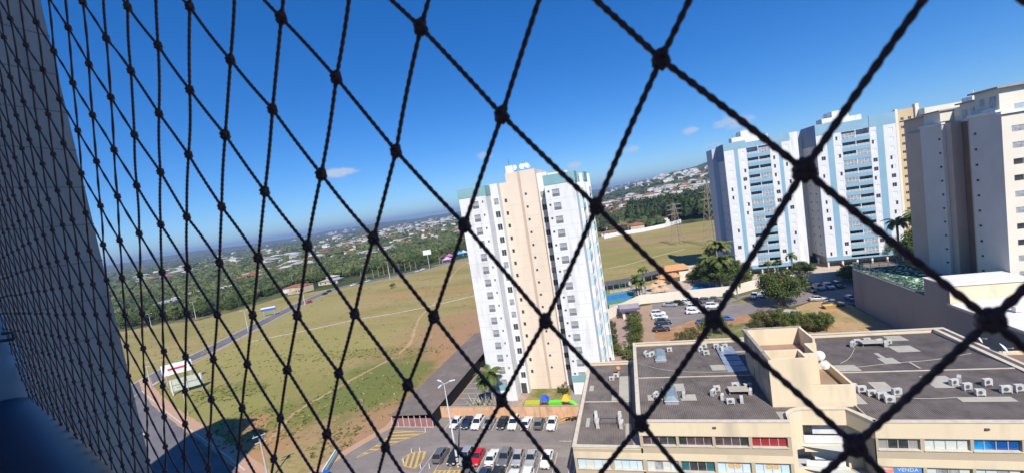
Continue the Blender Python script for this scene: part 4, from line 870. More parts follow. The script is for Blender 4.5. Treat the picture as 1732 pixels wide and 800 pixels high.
# flower emblem on the two pale blue windows, letters on the teal one, sale banner
m_org = mat('orange emblem film', (.70, .42, .16), rough=.5)
for X in (9.15, 13.55):
    b = MB()
    for sx in (-.42, .42):
        for k in range(6):
            a = PI/3*k; c = (X+sx+.22*math.cos(a), 55.29, 5.72+.22*math.sin(a)); n = 10
            b.add([(c[0]+.17*math.cos(2*PI*j/n), 55.295-.001*k, c[2]+.17*math.sin(2*PI*j/n)) for j in range(n)], [tuple(range(n))])
    b.norec = True; b.obj('emblem', m_org, S)
def text(name, s, loc, size, m, parent, rot=(PI/2, 0, 0), ext=.01):
    cu = bpy.data.curves.new(name, 'FONT'); cu.body = s; cu.size = size; cu.extrude = ext; cu.align_x = 'CENTER'; cu.align_y = 'CENTER'
    o = bpy.data.objects.new(name, cu); COL.objects.link(o); o.location = loc; o.rotation_euler = rot; bpy.context.view_layer.update(); me = bpy.data.meshes.new_from_object(o.evaluated_get(bpy.context.evaluated_depsgraph_get())); me.materials.clear(); me.materials.append(m); q = bpy.data.objects.new(name, me); COL.objects.link(q); q.location = loc; q.rotation_euler = rot; bpy.data.objects.remove(o); q.parent = parent; return q
B = thing('sale_banner', 'blue and coral window banner reading VENDA on the lower window row', 'banner', (0, 0, 0))
MB().box(26.3, 29.0, 55.12, 55.18, 4.9, 6.3).obj('blue_panel', mat('banner blue', (.10, .27, .62), rough=.5), B)
MB().box(25.05, 26.28, 55.12, 55.18, 4.9, 6.3).box(25.2, 26.1, 55.09, 55.12, 5.9, 6.05).box(25.15, 26.2, 55.09, 55.12, 5.5, 5.65).obj('coral_panel', mat('banner coral', (.72, .24, .20), (.80, .55, .50), 2.2, .5), B)
text('lettering', 'VENDA', (27.65, 55.10, 5.95), .62, m_wmet, B)
for i, ch in enumerate('SETA'): pass
# stair and tank tower on the roof
t = thing('roof_tower', 'cream stained stair tower with open topped walls standing on the corrugated roof', 'stair tower', (0, 0, 0))
b = MB(); w = .3
def ring(b, pts, z0, z1, w=.3):
    for i in range(len(pts)):
        (x0, y0), (x1, y1) = pts[i], pts[(i+1) % len(pts)]
        if abs(x0-x1) < .01: b.box(x0-w/2, x0+w/2, min(y0, y1)+w/2, max(y0, y1)-w/2, z0, z1)
        else: b.box(min(x0, x1)-w/2, max(x0, x1)+w/2, y0-w/2, y0+w/2, z0, z1)
ring(b, [(15.55, 59.55), (20.0, 59.55), (20.0, 62.4), (15.55, 62.4)], 11.2, 18.2)
b.box(15.4, 15.7, 62.55, 71.5, 11.2, 17.9).box(15.7, 23.4, 71.2, 71.5, 11.2, 18.2).box(23.1, 23.4, 66.1, 71.2, 11.2, 18.2).box(22.0, 23.4, 65.8, 66.1, 11.2, 17.6).box(21.9, 22.2, 62.55, 65.8, 11.2, 17.6).box(20.15, 22.2, 62.25, 62.55, 11.2, 17.6)
b.obj('wall', m_cream, t)
MB().box(15.385, 15.4, 59.5, 71.5, 11.2, 17.85).obj('side_wall', m_creamd, t)  # stained facing, the shade of this side put into its colour
MB().box(15.7, 19.85, 59.7, 62.25, 11.2, 16.6).box(15.7, 21.9, 62.55, 65.8, 11.2, 15.8).box(15.7, 23.1, 65.8, 71.2, 11.2, 15.5).obj('roof_floor', mat('red stained slab', (.36, .22, .16), (.27, .19, .15), .7, .9), t)
MB().box(18.2, 20.4, 64.6, 65.6, 15.8, 16.3).box(16.5, 17.5, 65.0, 65.8, 15.8, 16.5).box(20.3, 21.6, 63, 64, 15.8, 16.6).obj('hatch', m_steel, t)
MB().box(20.15, 25.0, 59.4, 59.7, 11.2, 14.4).box(24.7, 25.0, 59.7, 67.2, 11.2, 14.4).box(22.2, 24.7, 66.9, 67.2, 11.2, 14.4).obj('terrace_wall', m_cream, t)
MB().box(20.15, 24.7, 59.7, 66.9, 11.2, 13.2).obj('terrace_floor', mat('orange dust slab', (.40, .24, .14), (.26, .19, .14), .4, .9), t)
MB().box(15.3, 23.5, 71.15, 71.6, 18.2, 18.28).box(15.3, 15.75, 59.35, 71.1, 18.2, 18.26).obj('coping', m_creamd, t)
# roof skylights
def skylight(loc, label):
    t = thing('skylight', label, 'skylight', loc)
    MB().box(-.9, .9, -2.2, 2.2, 0, .55).obj('base', m_steel, t)
    b = MB(); b.add([(-1, -2.3, .55), (1, -2.3, .55), (1, 2.3, .55), (-1, 2.3, .55), (-.5, -1.8, 1.15), (.5, -1.8, 1.15), (.5, 1.8, 1.15), (-.5, 1.8, 1.15)], [(0,1,5,4),(1,2,6,5),(2,3,7,6),(3,0,4,7),(4,5,6,7)]); b.obj('glazing', mat('grey blue glazing', (.17, .23, .26), (.24, .31, .34), .8, .15, spec=.6), t)
    b = MB()
    for y in (-2.3, -.8, .8, 2.25): b.box(-1.02, 1.02, y, y+.06, .53, .6)
    b.obj('rib', m_wmet, t)
skylight((2.3, 77.3, 11.45), 'glazed skylight box at the back left of the corrugated roof'); skylight((2.6, 62.4, 11.5), 'glazed skylight box near the front of the corrugated roof')
# air conditioners
def ac_kit():
    b = MB(); b.box(-.48, .48, -.19, .19, .12, .82); b.box(-.44, -.36, -.22, .22, 0, .12).box(.36, .44, -.22, .22, 0, .12)
    f = MB(); n = 16; f.norec = True
    for i in range(n): a, c = 2*PI*i/n, 2*PI*(i+1)/n; f.add([(-.08+.27*math.cos(a), -.197, .47+.27*math.sin(a)), (-.08+.27*math.cos(c), -.197, .47+.27*math.sin(c)), (-.08+.23*math.cos(c), -.205, .47+.23*math.sin(c)), (-.08+.23*math.cos(a), -.205, .47+.23*math.sin(a))], [(0, 1, 2, 3)])
    f.add([(-.08+.22*math.cos(2*PI*i/n), -.194, .47+.22*math.sin(2*PI*i/n)) for i in range(n)], [tuple(range(n))], 1)
    return b.mesh('casing', m_wmet), f.mesh('fan_grille', [m_steel, m_dfr])
AK = ac_kit()
m_acw = mat('weathered unit casing', (.60, .59, .56), (.42, .41, .39), 1.4, .6, coord='World')
def ac(x, y, z, rz, where, s=1.05, ordn=''):
    t = thing('air_conditioner', ordn+' outdoor unit '+where, 'air conditioner', (x, y, z), rz, 'outdoor units '+where); t.scale = (s*U(.9, 1.08), s, s*U(.85, 1.1))
    inst('casing', AK[0], t, mats=[m_acw]); inst('fan_grille', AK[1], t)
def zroof(y): return (11.35+(y-55.5)/12.95*.45 if y < 68.45 else 11.8-(y-68.45)/15.35*.45)+.07
cl = [('left of the back skylight', [(.2, 77.6, 0), (-.2, 78.6, 1.2), (.9, 77.9, .4)]), ('right of the back skylight', [(4.2, 80.0, .2)]),
      ('in the cluster at the back middle of the roof', [(9.6, 79.5, .6), (10.5, 81, 0), (12.6, 80.8, 0), (14.0, 80.6, .3), (10.3, 77.6, .2), (13.2, 78.9, 1.5)]),
      ('beside the front skylight', [(.5, 62.3, 1.0), (4.5, 62.0, 1.4), (.9, 61.3, .5)]),
      ('in the cluster left of the stair tower', [(9.3, 63.6, .2), (8.6, 62.5, .9), (9.6, 61.4, 1.3), (10.4, 60.2, 0), (11.9, 60.6, 1.4), (12.0, 64.4, .1), (13.6, 64.2, .3), (13.6, 62.8, 1.2)]),
      ('around the pale sheet at the back of the right roof', [(33.2, 78.6, .9), (34.3, 79.6, 0), (36.0, 80.3, .1), (37.3, 79.5, .2), (37.6, 78.2, 1.2), (38.4, 79.0, .5)]),
      ('in the row right of the stair tower terrace', [(26.4, 63.6, .1), (27.1, 62.8, .1), (27.8, 61.9, .1), (28.5, 61.1, .1), (28.9, 60.2, 0), (30.6, 62.0, .2)]),
      ('in the cluster on the right front roof', [(37.9, 64.2, .3), (38.9, 64.9, 1.0), (38.5, 63.0, .2), (38.9, 61.6, 0), (41.2, 64.0, .2), (41.8, 62.2, 0), (43.2, 62.4, .1)])]
def nth(i, n): return 'only' if n == 1 else 'leftmost' if i == 0 else 'rightmost' if i == n-1 else 'middle' if n == 3 else ['', 'second', 'third', 'fourth', 'fifth', 'sixth', 'seventh', 'eighth', 'ninth', 'tenth', 'eleventh'][i]+' from left'
for where, L in cl:
    for i, (x, y, r) in enumerate(sorted(L)): ac(x, y, zroof(y), r, where, ordn=nth(i, len(L)))
for i, (x, y, r) in enumerate([(-9.0, 62.8, 1.7), (-8.9, 61.6, 1.6), (-8.6, 60.6, 1.55), (-5.3, 62.8, 1.5), (-5.2, 61.6, 1.5), (-5.0, 60.5, 1.4)]): ac(x, y, 7.85, r, 'in the %s row on the low left roof' % ('left', 'right')[i//3], 1.3, ['farthest', 'middle', 'nearest'][i % 3])
for i, (x, y, r) in enumerate([(-6.2, 77.5, .2), (-7.0, 76.2, .2)]): ac(x, y, 7.85, r, 'by the orange ball topped vent on the low left roof', ordn=['farther', 'nearer'][i])
# duct frames between units
for i, (x0, x1, y, z, lab) in enumerate([(-8.3, -5.6, 60.9, 8.0, 'low steel pipe frame between the two rows of units on the low roof'), (10.8, 13.4, 62.4, 11.8, 'low steel pipe frame amid the units left of the stair tower'), (34.5, 37.5, 78.2, 11.7, 'low steel pipe frame amid the units at the back right roof')]):
    b = MB(); b.tube([(x0, y, z), (x0, y, z+.5), (x1, y, z+.5), (x1, y, z)], .06, 6).tube([(x0, y+1.5, z), (x0, y+1.5, z+.5), (x1, y+1.5, z+.5), (x1, y+1.5, z)], .06, 6).tube([(x0, y, z+.5), (x0, y+1.5, z+.5)], .05, 6).tube([(x1, y, z+.5), (x1, y+1.5, z+.5)], .05, 6)
    if i: b.box(x0, x1, y, y+1.5, z+.5, z+.56)
    tag(b.obj('pipe_frame', m_dfr if i == 0 else m_patch), lab, 'pipe frame')
t = thing('roof_vent', 'vent post with an orange ball top on the low left roof', 'vent', (-5.7, 78.6, 7.8)); MB().tube([(0, 0, 0), (0, 0, 1.1)], .18, 10).obj('pipe', m_steel, t)
b = MB(); n = 12
for i in range(7):
    for j in range(n): a = 2*PI*j/n; e = -PI/2+PI*i/6; b.v.append((.5*math.cos(e)*math.cos(a), .5*math.cos(e)*math.sin(a), 1.4+.42*math.sin(e)))
for i in range(6):
    for j in range(n): b.f.append((i*n+j, i*n+(j+1) % n, (i+1)*n+(j+1) % n, (i+1)*n+j)); b.m.append(0)
b.obj('cap', mat('orange plastic', (.62, .25, .10), rough=.6), t, smooth=True)
for loc, s, rz, lab in [((23.9, 66.5, 14.4), 1.15, -.6, 'large white dish leaning on the back of the stair tower'), ((23.4, 63.6, 14.4), .9, -.5, 'white dish below the stair tower top beside the terrace'), ((27.2, 78.8, 11.5), 1.2, .2, 'white dish on the right roof just past the stair tower'), ((49.4, 77.5, 11.3), 1.3, 1.2, 'white dish on the right gutter edge, farther of two'), ((49.6, 73.4, 11.3), 1.4, 1.2, 'white dish on the right gutter edge, nearer of two')]: dish(loc, s, rz, lab)
# loose cables across the roof
for pts, lab in [([(30, 61.5), (33, 60.9), (36.5, 61.2)], 'pale cable lying between the two unit rows on the right roof'), ([(25.5, 69.2), (30, 70.2), (36, 71.5), (40, 71.8), (46, 74.0)], 'long pale cable crossing the right roof above the ridge'), ([(-1.5, 74.5), (2, 71.5), (7, 70), (14, 69.8)], 'pale cable trailing over the left roof behind the ridge'), ([(33.2, 78), (30.5, 73.5), (28.5, 71.8)], 'pale cable running down from the back right units')]:
    b = MB(); Q = [Vector((x, y, zroof(y)+.02)) for x, y in pts]
    for _ in range(2):
        q = [Q[0]]
        for i in range(len(Q)-1): q += [Q[i]*.75+Q[i+1]*.25, Q[i]*.25+Q[i+1]*.75]
        Q = q+[Q[-1]]
    b.tube(Q, .045, 5); tag(b.obj('cable', m_patch), lab, 'cable')
t = thing('roof_tile_stack', 'pale sheets leaning against the stair tower wall', 'sheets', (25.6, 74.2, 11.6)); b = MB()
for i in range(5): b.box(-.6+.1*i, 1.0+.1*i, -2.6+i*.9, -1.75+i*.9, 0, .12+.05*i)
b.obj('sheet', m_patch, t)
MB().box(7.0, 7.4, 54.82, 54.98, 11.1, 11.3).obj('floodlight', m_dfr, S); MB().box(34.9, 35.3, 54.82, 54.98, 11.1, 11.3).obj('floodlight', m_dfr, S)
# ================================================================== CARS
m_tyre = mat('tyre rubber', (.02, .02, .02), rough=.9); m_rim = mat('wheel rim', (.40, .40, .41), rough=.35, metal=.6); m_carg = mat('car glass', (.018, .022, .026), rough=.06, spec=.7)
m_hl = mat('headlamp', (.62, .64, .66), rough=.15, spec=.6); m_tl = mat('tail lamp', (.35, .02, .02), rough=.3); m_trim = mat('black trim', (.03, .03, .03), rough=.7); m_plate = mat('number plate', (.5, .5, .48), rough=.6)
def paint(n, c, metal=.0): m = mat(n, c, rough=.28, spec=.5, metal=metal); m.node_tree.nodes['Principled BSDF'].inputs['Coat Weight'].default_value = .5; return m
PAINT = {'white': paint('white car paint', (.72, .72, .71)), 'silver': paint('silver car paint', (.42, .43, .44), .35), 'grey': paint('grey car paint', (.16, .165, .17), .3), 'black': paint('black car paint', (.018, .019, .021)), 'navy': paint('navy car paint', (.022, .035, .07)), 'red': paint('red car paint', (.52, .015, .025)), 'blue': paint('blue car paint', (.03, .12, .42))}
def car_kit(kind):
    # side outline stations: (y, lower z, belt z, half width at belt)  nose at -y ; roof outline separately
    L, Wd, Hh, hood, cab0, roof0, roof1, cab1, deck = {'hatch': (3.95, 1.72, 1.50, .92, -.95, -.25, 1.15, 1.75, 1.02), 'sedan': (4.5, 1.75, 1.45, .90, -.85, -.15, 1.0, 1.62, .98), 'suv': (4.4, 1.84, 1.68, 1.05, -1.0, -.35, 1.55, 2.0, 1.12), 'pickup': (5.2, 1.88, 1.75, 1.1, -1.1, -.45, .75, 1.1, 1.1)}[kind]
    h = L/2; w = Wd/2; ys = [-h, -h+.12, -h+.5, cab0, 0, roof1, h-.35, h-.06, h]
    belt = [.55, .72, hood-.08, hood, hood+.03, hood+.06, deck if kind != 'hatch' else hood+.06, deck-.12, .6]; ww = [w*.72, w*.88, w*.97, w, w, w, w*.97, w*.88, w*.76]; lo = [.32, .25, .2, .2, .2, .2, .22, .28, .36]
    b = MB(); prof = []
    for y, z, x, l in zip(ys, belt, ww, lo):
        prof.append([(-x*.94, y, l), (-x, y, l+.18), (-x, y, z-.12), (-x*.93, y, z), (-x*.5, y, z+.03), (x*.5, y, z+.03), (x*.93, y, z), (x, y, z-.12), (x, y, l+.18), (x*.94, y, l)])
    n = 10
    for r in prof: b.v += r
    for i in range(len(prof)-1):
        for j in range(n-1): b.f.append((i*n+j, i*n+j+1, (i+1)*n+j+1, (i+1)*n+j)); b.m.append(0)
        b.f.append((i*n+n-1, i*n, (i+1)*n, (i+1)*n+n-1)); b.m.append(0)
    b.f.append(tuple(range(n))); b.m.append(0); b.f.append(tuple(reversed(range((len(prof)-1)*n, len(prof)*n)))); b.m.append(0)
    # roof skin with pillars
    zb = hood+.03; z1 = Hh; rw = w*.74; bw = w*.90
    def ringp(y, z, x): return [(-x, y, z), (x, y, z)]
    b.add([(-rw, roof0, z1-.03), (rw, roof0, z1-.03), (rw, roof1, z1-.02), (-rw, roof1, z1-.02), (-rw*.85, roof0+.1, z1+.03), (rw*.85, roof0+.1, z1+.03), (rw*.85, roof1-.1, z1+.03), (-rw*.85, roof1-.1, z1+.03)], [(0,1,5,4),(1,2,6,5),(2,3,7,6),(3,0,4,7),(4,5,6,7)])
    for s in (-1, 1):
        for (ya, yb) in ((cab0, roof0), (cab1, roof1)): b.tube([(s*bw, ya, zb), (s*rw, yb, z1-.03)], .045, 5)
        b.tube([(s*bw*1.0, (roof0+roof1)/2, zb), (s*rw, (roof0+roof1)/2, z1-.04)], .045, 5)
        b.box(s*(w+.0)-.09 if s > 0 else -w-.09, s*(w+.0)+.09 if s > 0 else -w+.09, cab0+.25, cab0+.42, zb-.02, zb+.13)
    if kind == 'pickup': b.box(-w*.85, w*.85, 1.25, h-.15, 1.0, 1.13)
    body = b.mesh('body', PAINT['white'], smooth=False)
    g = MB(); e = .012; rr_ = [(cab0+.04, zb, bw), (roof0+.0, z1-.05, rw), (roof1, z1-.05, rw), (cab1-.04, zb, bw)]
    ws = MB().add([(-bw+.05, cab0, zb+.01), (bw-.05, cab0, zb+.01), (rw-.05, roof0, z1-.05), (-rw+.05, roof0, z1-.05)], [(0, 1, 2, 3)]); rw_ = MB().add([(bw-.05, cab1, zb+.01), (-bw+.05, cab1, zb+.01), (-rw+.05, roof1, z1-.05), (rw-.05, roof1, z1-.05)], [(0, 1, 2, 3)])
    sd = MB()
    for s in (1,): sd.add([(s*(bw-.01), cab0+.03, zb), (s*(bw-.01), cab1-.03, zb), (s*(rw-.005), roof1, z1-.05), (s*(rw-.005), roof0, z1-.05)], [(0, 1, 2, 3)])
    for m_ in (ws, rw_, sd): m_.norec = True
    wh = MB().tube([(-.1, 0, 0), (.1, 0, 0)], .32, 14); ri = MB().tube([(-.108, 0, 0), (.108, 0, 0)], .19, 10)
    hl = MB().box(-.2, .2, -.06, .14, -.07, .07); tr = MB().box(-w*.6, w*.6, -.04, .04, -.09, .09)
    pl = MB().box(-.22, .22, -h-.045, -h-.03, .40, .52)
    bd = MB().box(-w*.72, w*.72, 1.35, h-.25, 1.131, 1.15)
    return dict(body=body, ws=ws.mesh('windscreen', m_carg), rw=rw_.mesh('rear_window', m_carg), sd=sd.mesh('side_window', m_carg), wh=wh.mesh('wheel', m_tyre), ri=ri.mesh('rim', m_rim), hl=hl.mesh('headlight', m_hl), tl=hl.mesh('tail_light', m_tl), tr=tr.mesh('bumper_trim', m_trim), pl=pl.mesh('number_plate', m_plate), h=h, w=w, hood=hood, bd=bd.mesh('cargo_bed', m_trim) if kind == 'pickup' else None)
CK = {k: car_kit(k) for k in ('hatch', 'sedan', 'suv', 'pickup')}
KN = {'hatch': 'hatchback', 'sedan': 'saloon car', 'suv': 'sport utility car', 'pickup': 'pickup truck'}
def car(kind, color, x, y, rz, where, group, z=.06, s=1.0):
    k = CK[kind]; t = thing('parked_car', '%s %s %s' % (color, KN[kind], where), 'car', (x, y, z), rz, group); t.scale = (s,)*3
    inst('body', k['body'], t, mats=[PAINT[color]]); inst('windscreen', k['ws'], t); inst('rear_window', k['rw'], t); inst('side_window', k['sd'], t); inst('side_window', k['sd'], t, scale=(-1, 1, 1)); inst('bumper_trim', k['tr'], t, (0, -k['h'], .46)); inst('bumper_trim', k['tr'], t, (0, k['h']-.02, .44)); inst('number_plate', k['pl'], t)
    for sx in (-1, 1):
        for sy in (-1, 1):
            w = inst('wheel', k['wh'], t, (sx*(k['w']-.1), sy*k['h']*.6, .32)); inst('rim', k['ri'], w)
        inst('headlight', k['hl'], t, (sx*(k['w']-.30), -k['h']+.06, .64)); inst('tail_light', k['tl'], t, (sx*(k['w']-.26), k['h']-.14, .78))
    if k['bd']: inst('cargo_bed', k['bd'], t)
    return t
ORD = ['first', 'second', 'third', 'fourth', 'fifth', 'sixth', 'seventh', 'eighth', 'ninth', 'tenth']
r1 = [('hatch', 'silver'), ('hatch', 'navy'), ('suv', 'white'), ('hatch', 'silver'), ('hatch', 'black'), ('suv', 'white'), ('sedan', 'white'), ('hatch', 'grey'), ('sedan', 'white')]
cw = {}
for i, ((k, c), (u, v)) in enumerate(zip(r1, [(768, 717), (787, 717), (806, 716), (826, 715), (848, 717), (867, 717), (890, 714), (912, 714), (934, 712)])):
    g = gp(u, v, .85); car(k, 'white' if i == 0 else c, g.x, 73.9, U(-.04, .04)+(PI if i in (6, 7) else 0), '%s from the left in the row under the orange wall' % ORD[i], 'cars parked under the orange wall')
r2 = [('suv', 'grey'), ('sedan', 'black'), ('suv', 'silver'), ('sedan', 'red'), ('sedan', 'white'), ('suv', 'grey'), ('hatch', 'silver'), ('sedan', 'silver'), ('sedan', 'white')]
for i, ((k, c), (u, v)) in enumerate(zip(r2, [(742, 772), (763, 779), (789, 768), (808, 769), (832, 771), (857, 765), (877, 769), (900, 768), (926, 770)])):
    g = gp(u, v, .8); car(k, c, g.x, 63.0+(0 if i != 0 else .3), U(-.04, .04)+(PI if i in (0, 4) else 0), '%s from the left in the middle parking row' % ORD[i], 'cars in the middle parking row')
r3 = [('hatch', 'grey'), ('sedan', 'navy'), ('suv', 'black'), ('sedan', 'white'), ('suv', 'white')]
for i, ((k, c), u) in enumerate(zip(r3, (790, 819, 842, 868, 894))):
    g = gp(u, 800, .8); car(k, c, g.x, 57.8, U(-.04, .04)+(PI if i in (3,) else 0), '%s from the left in the nearest parking row' % ORD[i], 'cars in the nearest parking row')
car('sedan', 'blue', -57.6, 56.0, 1.1, 'alone at the lower left bend of the car park', None)
car('sedan', 'black', -43.8, 103.5, 1.4, 'parked at the far mouth of the brown carport', None)
back = [('suv', 'white', 1113, 529, PI/2, 'farther of the two white cars by the guard house drive'), ('sedan', 'white', 1116, 535, PI/2, 'nearer of the two white cars by the guard house drive'), ('suv', 'navy', 1122, 543.5, PI/2, 'between the white cars and the black one by the drive'), ('sedan', 'black', 1118.5, 555, PI/2, 'nearest the shopping roof by the drive'),
        ('sedan', 'silver', 1133.5, 514, 1.3, 'first from the left along the cream boundary wall'), ('hatch', 'black', 1147.5, 511.5, 1.2, 'second from the left along the cream boundary wall'), ('sedan', 'white', 1161, 509.5, 1.2, 'third from the left along the cream boundary wall'), ('suv', 'black', 1177, 508.5, 1.2, 'fourth from the left along the cream boundary wall'), ('suv', 'grey', 1194, 508, 1.2, 'fifth from the left along the cream boundary wall'), ('sedan', 'grey', 1209, 505, 1.2, 'sixth from the left along the cream boundary wall'),
        ('suv', 'white', 1173, 518.5, PI/2, 'farther of the white pair in mid car park'), ('sedan', 'white', 1173, 525.5, PI/2, 'nearer of the white pair in mid car park'), ('suv', 'white', 1205, 516, PI/2, 'beside the big net knot in the back car park'.replace('big net knot', 'white pair')),
        ('hatch', 'blue', 1187, 542.5, 1.5, 'on the red soil, left of two blue ones'), ('hatch', 'blue', 1231, 536.5, 1.5, 'on the red soil, right of two blue ones'),
        ('sedan', 'white', 1276, 499, -.5, 'by the small palm, left of two'), ('suv', 'white', 1292, 497, -.5, 'by the round tree, right of two'), ('sedan', 'silver', 1384, 504, PI/2, 'broadside at the edge of the dirt lot'), ('sedan', 'grey', 1411, 511, 1.0, 'behind the yellow skip'), ('hatch', 'black', 1370, 489, .2, 'leftmost in the wall shadow'), ('suv', 'silver', 1385, 485, .1, 'middle one in the wall shadow'), ('suv', 'silver', 1401, 483.5, .1, 'rightmost silver one in the wall shadow'), ('suv', 'navy', 1418, 481, 0, 'darkest in the wall shadow corner'), ('suv', 'blue', 1438, 503, .1, 'tucked against the grey wall foot')]
for k, c, u, v, rz, wh in back:
    g = gp(u, v, .8); car(k, c, g.x, g.y, rz+U(-.05, .05), wh, 'cars behind the shopping building', s=1.1 if c != 'blue' else .85)
for k, c, u, v, wh in [('hatch', 'red', 523, 512, 'driving on the road left of the field'), ('sedan', 'black', 549, 498, 'nearer of two dark ones on the field road'), ('suv', 'navy', 556, 494, 'farther of two dark ones on the field road'), ('suv', 'white', 597, 483, 'pale one on the tree lined road, left'), ('suv', 'grey', 608, 479, 'on the tree lined road behind the pale one'), ('sedan', 'white', 622, 476, 'on the tree lined road near the white block'), ('sedan', 'white', 706, 460, 'by the field edge under the palms'), ('suv', 'white', 715, 457, 'second by the field edge under the palms')]:
    g = gp(u, v); car(k, c, g.x, g.y, -.25, wh, 'cars on the road round the field', z=.08)
pk = palm_kit(41, 7.4, 3.6, 20, .26); pk2 = palm_kit(42, 9.5, 3.2, 20, .2); pk3 = palm_kit(43, 16, 3.6, 24, .28, 1.1); pk4 = palm_kit(44, 5.5, 2.8, 18, .18)
def palm(kit, loc, lab, s=1, group=None, lm=None):
    t = thing('palm_tree', lab, 'palm tree', loc, U(0, 6.3), group); t.scale = (s,)*3; inst('crown', kit[0], t, mats=[lm] if lm else None); inst('trunk', kit[1], t); return t
# ================================================================== WALLS, POLES, SIGNS
m_orw = mat('orange wall render', (.60, .34, .19), (.66, .42, .26), .6, .9, dirt=(.34, .22, .15), dscale=1.6)
t = thing('boundary_wall', 'weathered orange wall between the car park and the playground', 'wall'); b = MB().box(-46.4, -14.0, 77.0, 77.25, 0, 2.4).box(-46.6, -46.35, 77.0, 79.5, 0, 2.4)
b.obj('wall', m_orw, t); MB().box(-46.65, -13.9, 76.95, 77.3, 2.4, 2.46).obj('coping', mat('stained coping', (.42, .33, .26), (.28, .23, .19), 1.2, .9), t)
t = thing('boundary_wall', 'low pale green and white barrier at the lower end of the car park', 'wall'); MB().cbox((-60.3, 60.2, .7), .2, 7.5, 1.4, .33).obj('wall', m_white, t); MB().cbox((-60.12, 60.3, .75), .12, 7.3, .35, .33).obj('green_band', mat('mint band', (.30, .52, .44), rough=.7), t)
t = thing('carport', 'long brown roofed carport with a maroon panelled end beside the field', 'carport')
m_cr = mat('brown carport roof', (.185, .15, .13), (.15, .125, .11), .2, .85, dirt=(.23, .19, .165), dscale=.3)
b = MB(); b.add([(-54.9, 73.0, 2.75), (-44.7, 73.0, 3.1), (-44.7, 125, 3.1), (-54.9, 125, 2.75), (-54.9, 73.0, 2.6), (-44.7, 73.0, 2.95), (-44.7, 125, 2.95), (-54.9, 125, 2.6)], [(0,1,2,3),(4,5,6,7),(0,1,5,4),(1,2,6,5),(2,3,7,6),(3,0,4,7)]); b.obj('roof', m_cr, t)
MB().box(-54.8, -44.9, 73.2, 73.35, .1, 1.95).obj('end_panel', mat('maroon panel', (.26, .11, .11), (.32, .16, .15), .8, .8), t)
b = MB()
for i in range(8): b.box(-54.8+i*1.4, -54.72+i*1.4, 73.1, 73.2, .1, 2.6)
b.obj('post', m_wmet, t); MB().box(-44.95, -44.85, 73.4, 102, 0.02, 2.9).box(-46.4, -46.3, 102, 125, 0.02, 2.9).obj('shade_panel', mat('black carport shade', (.012, .012, .013), rough=.9), t); MB().box(-55.0, -54.7, 73.4, 125, 0, 2.6).obj('back_wall', mat('pale block wall', (.46, .40, .34), (.38, .33, .28), .6, .9), t)  # black panels added to stand in for shade under the open side
MB().box(-54.8, -44.9, 73.1, 73.4, .0, .1).obj('footing', m_wht, t)
# cream boundary wall along the back car park
b = MB(); wl = [(-11, 139), (0, 154.6), (0.4, 154.9), (20, 156.5), (32, 157.2), (44, 165.5), (52, 166), (62, 165), (75, 166)]
for i in range(len(wl)-1):
    a, c = Vector((*wl[i], 0)), Vector((*wl[i+1], 0)); d = c-a; m_ = (a+c)/2
    b.cbox((m_.x, m_.y, 1.7), d.length+.2, .28, 3.4, math.atan2(d.y, d.x))
b.v = [(x, y, z) for x, y, z in b.v]; tag(b.obj('boundary_wall', m_cream2), 'long cream wall between the back car park and the pool garden', 'wall')
t = thing('court_fence', 'green mesh fence around the blue sports court', 'fence'); b = MB()
for x, y in [(-13.5, 156), (-10.5, 157.1), (-7.5, 158.2), (-4.5, 159.3), (-1.5, 160.5), (-2, 166), (-2.5, 171.5), (-3, 177), (-6.5, 176), (-10, 175), (-14, 174)]: b.tube([(x, y, 0), (x, y, 3.6)], .07, 5)
for z in (1.8, 3.6): b.tube([(-13.5, 156, z), (-1.5, 160.5, z), (-3, 177, z), (-14, 174, z)], .05, 5)
b.obj('post', mat('green painted steel', (.12, .30, .22), rough=.6), t)
t = thing('court_shelter', 'long dark flat shelter roof behind the blue sports court', 'shelter'); b = MB()
b.add([(-16, 176.5, 3.2), (-2, 181, 3.2), (-3.2, 186, 3.6), (-17, 181.5, 3.6), (-16, 176.5, 3.0), (-2, 181, 3.0), (-3.2, 186, 3.4), (-17, 181.5, 3.4)], [(0,1,2,3),(4,5,6,7),(0,1,5,4),(1,2,6,5),(2,3,7,6),(3,0,4,7)])
b.add([(-1.2, 184, 3.3), (18, 196, 3.3), (17, 201, 3.7), (-2.2, 188.5, 3.7), (-1.2, 184, 3.1), (18, 196, 3.1), (17, 201, 3.5), (-2.2, 188.5, 3.5)], [(0,1,2,3),(4,5,6,7),(0,1,5,4),(1,2,6,5),(2,3,7,6),(3,0,4,7)]); b.obj('roof', mat('charcoal roof', (.085, .08, .08), (.12, .11, .11), .5, .8), t)
b = MB()
for i in range(6): b.tube([(-15.5+i*2.6, 177+i*.85, 0), (-15.5+i*2.6, 177+i*.85, 3.0)], .1, 6); b.tube([(0+i*3.2, 185+i*2, 0), (0+i*3.2, 185+i*2, 3.1)], .1, 6)
b.obj('post', m_steel, t)
m_wl = mat('pale perimeter wall', (.60, .56, .48), (.50, .46, .40), .4, .9)
b = MB(); pl = [(-17, 183), (-3, 187.5), (-2.4, 190), (17, 202.5), (26, 205), (40, 208)]
for i in range(len(pl)-1):
    a, c = Vector((*pl[i], 0)), Vector((*pl[i+1], 0)); d = c-a; m_ = (a+c)/2; b.cbox((m_.x, m_.y, 1.3), d.length+.2, .25, 2.6, math.atan2(d.y, d.x))
tag(b.obj('perimeter_wall', m_wl), 'pale wall closing the garden against the dry field', 'wall')
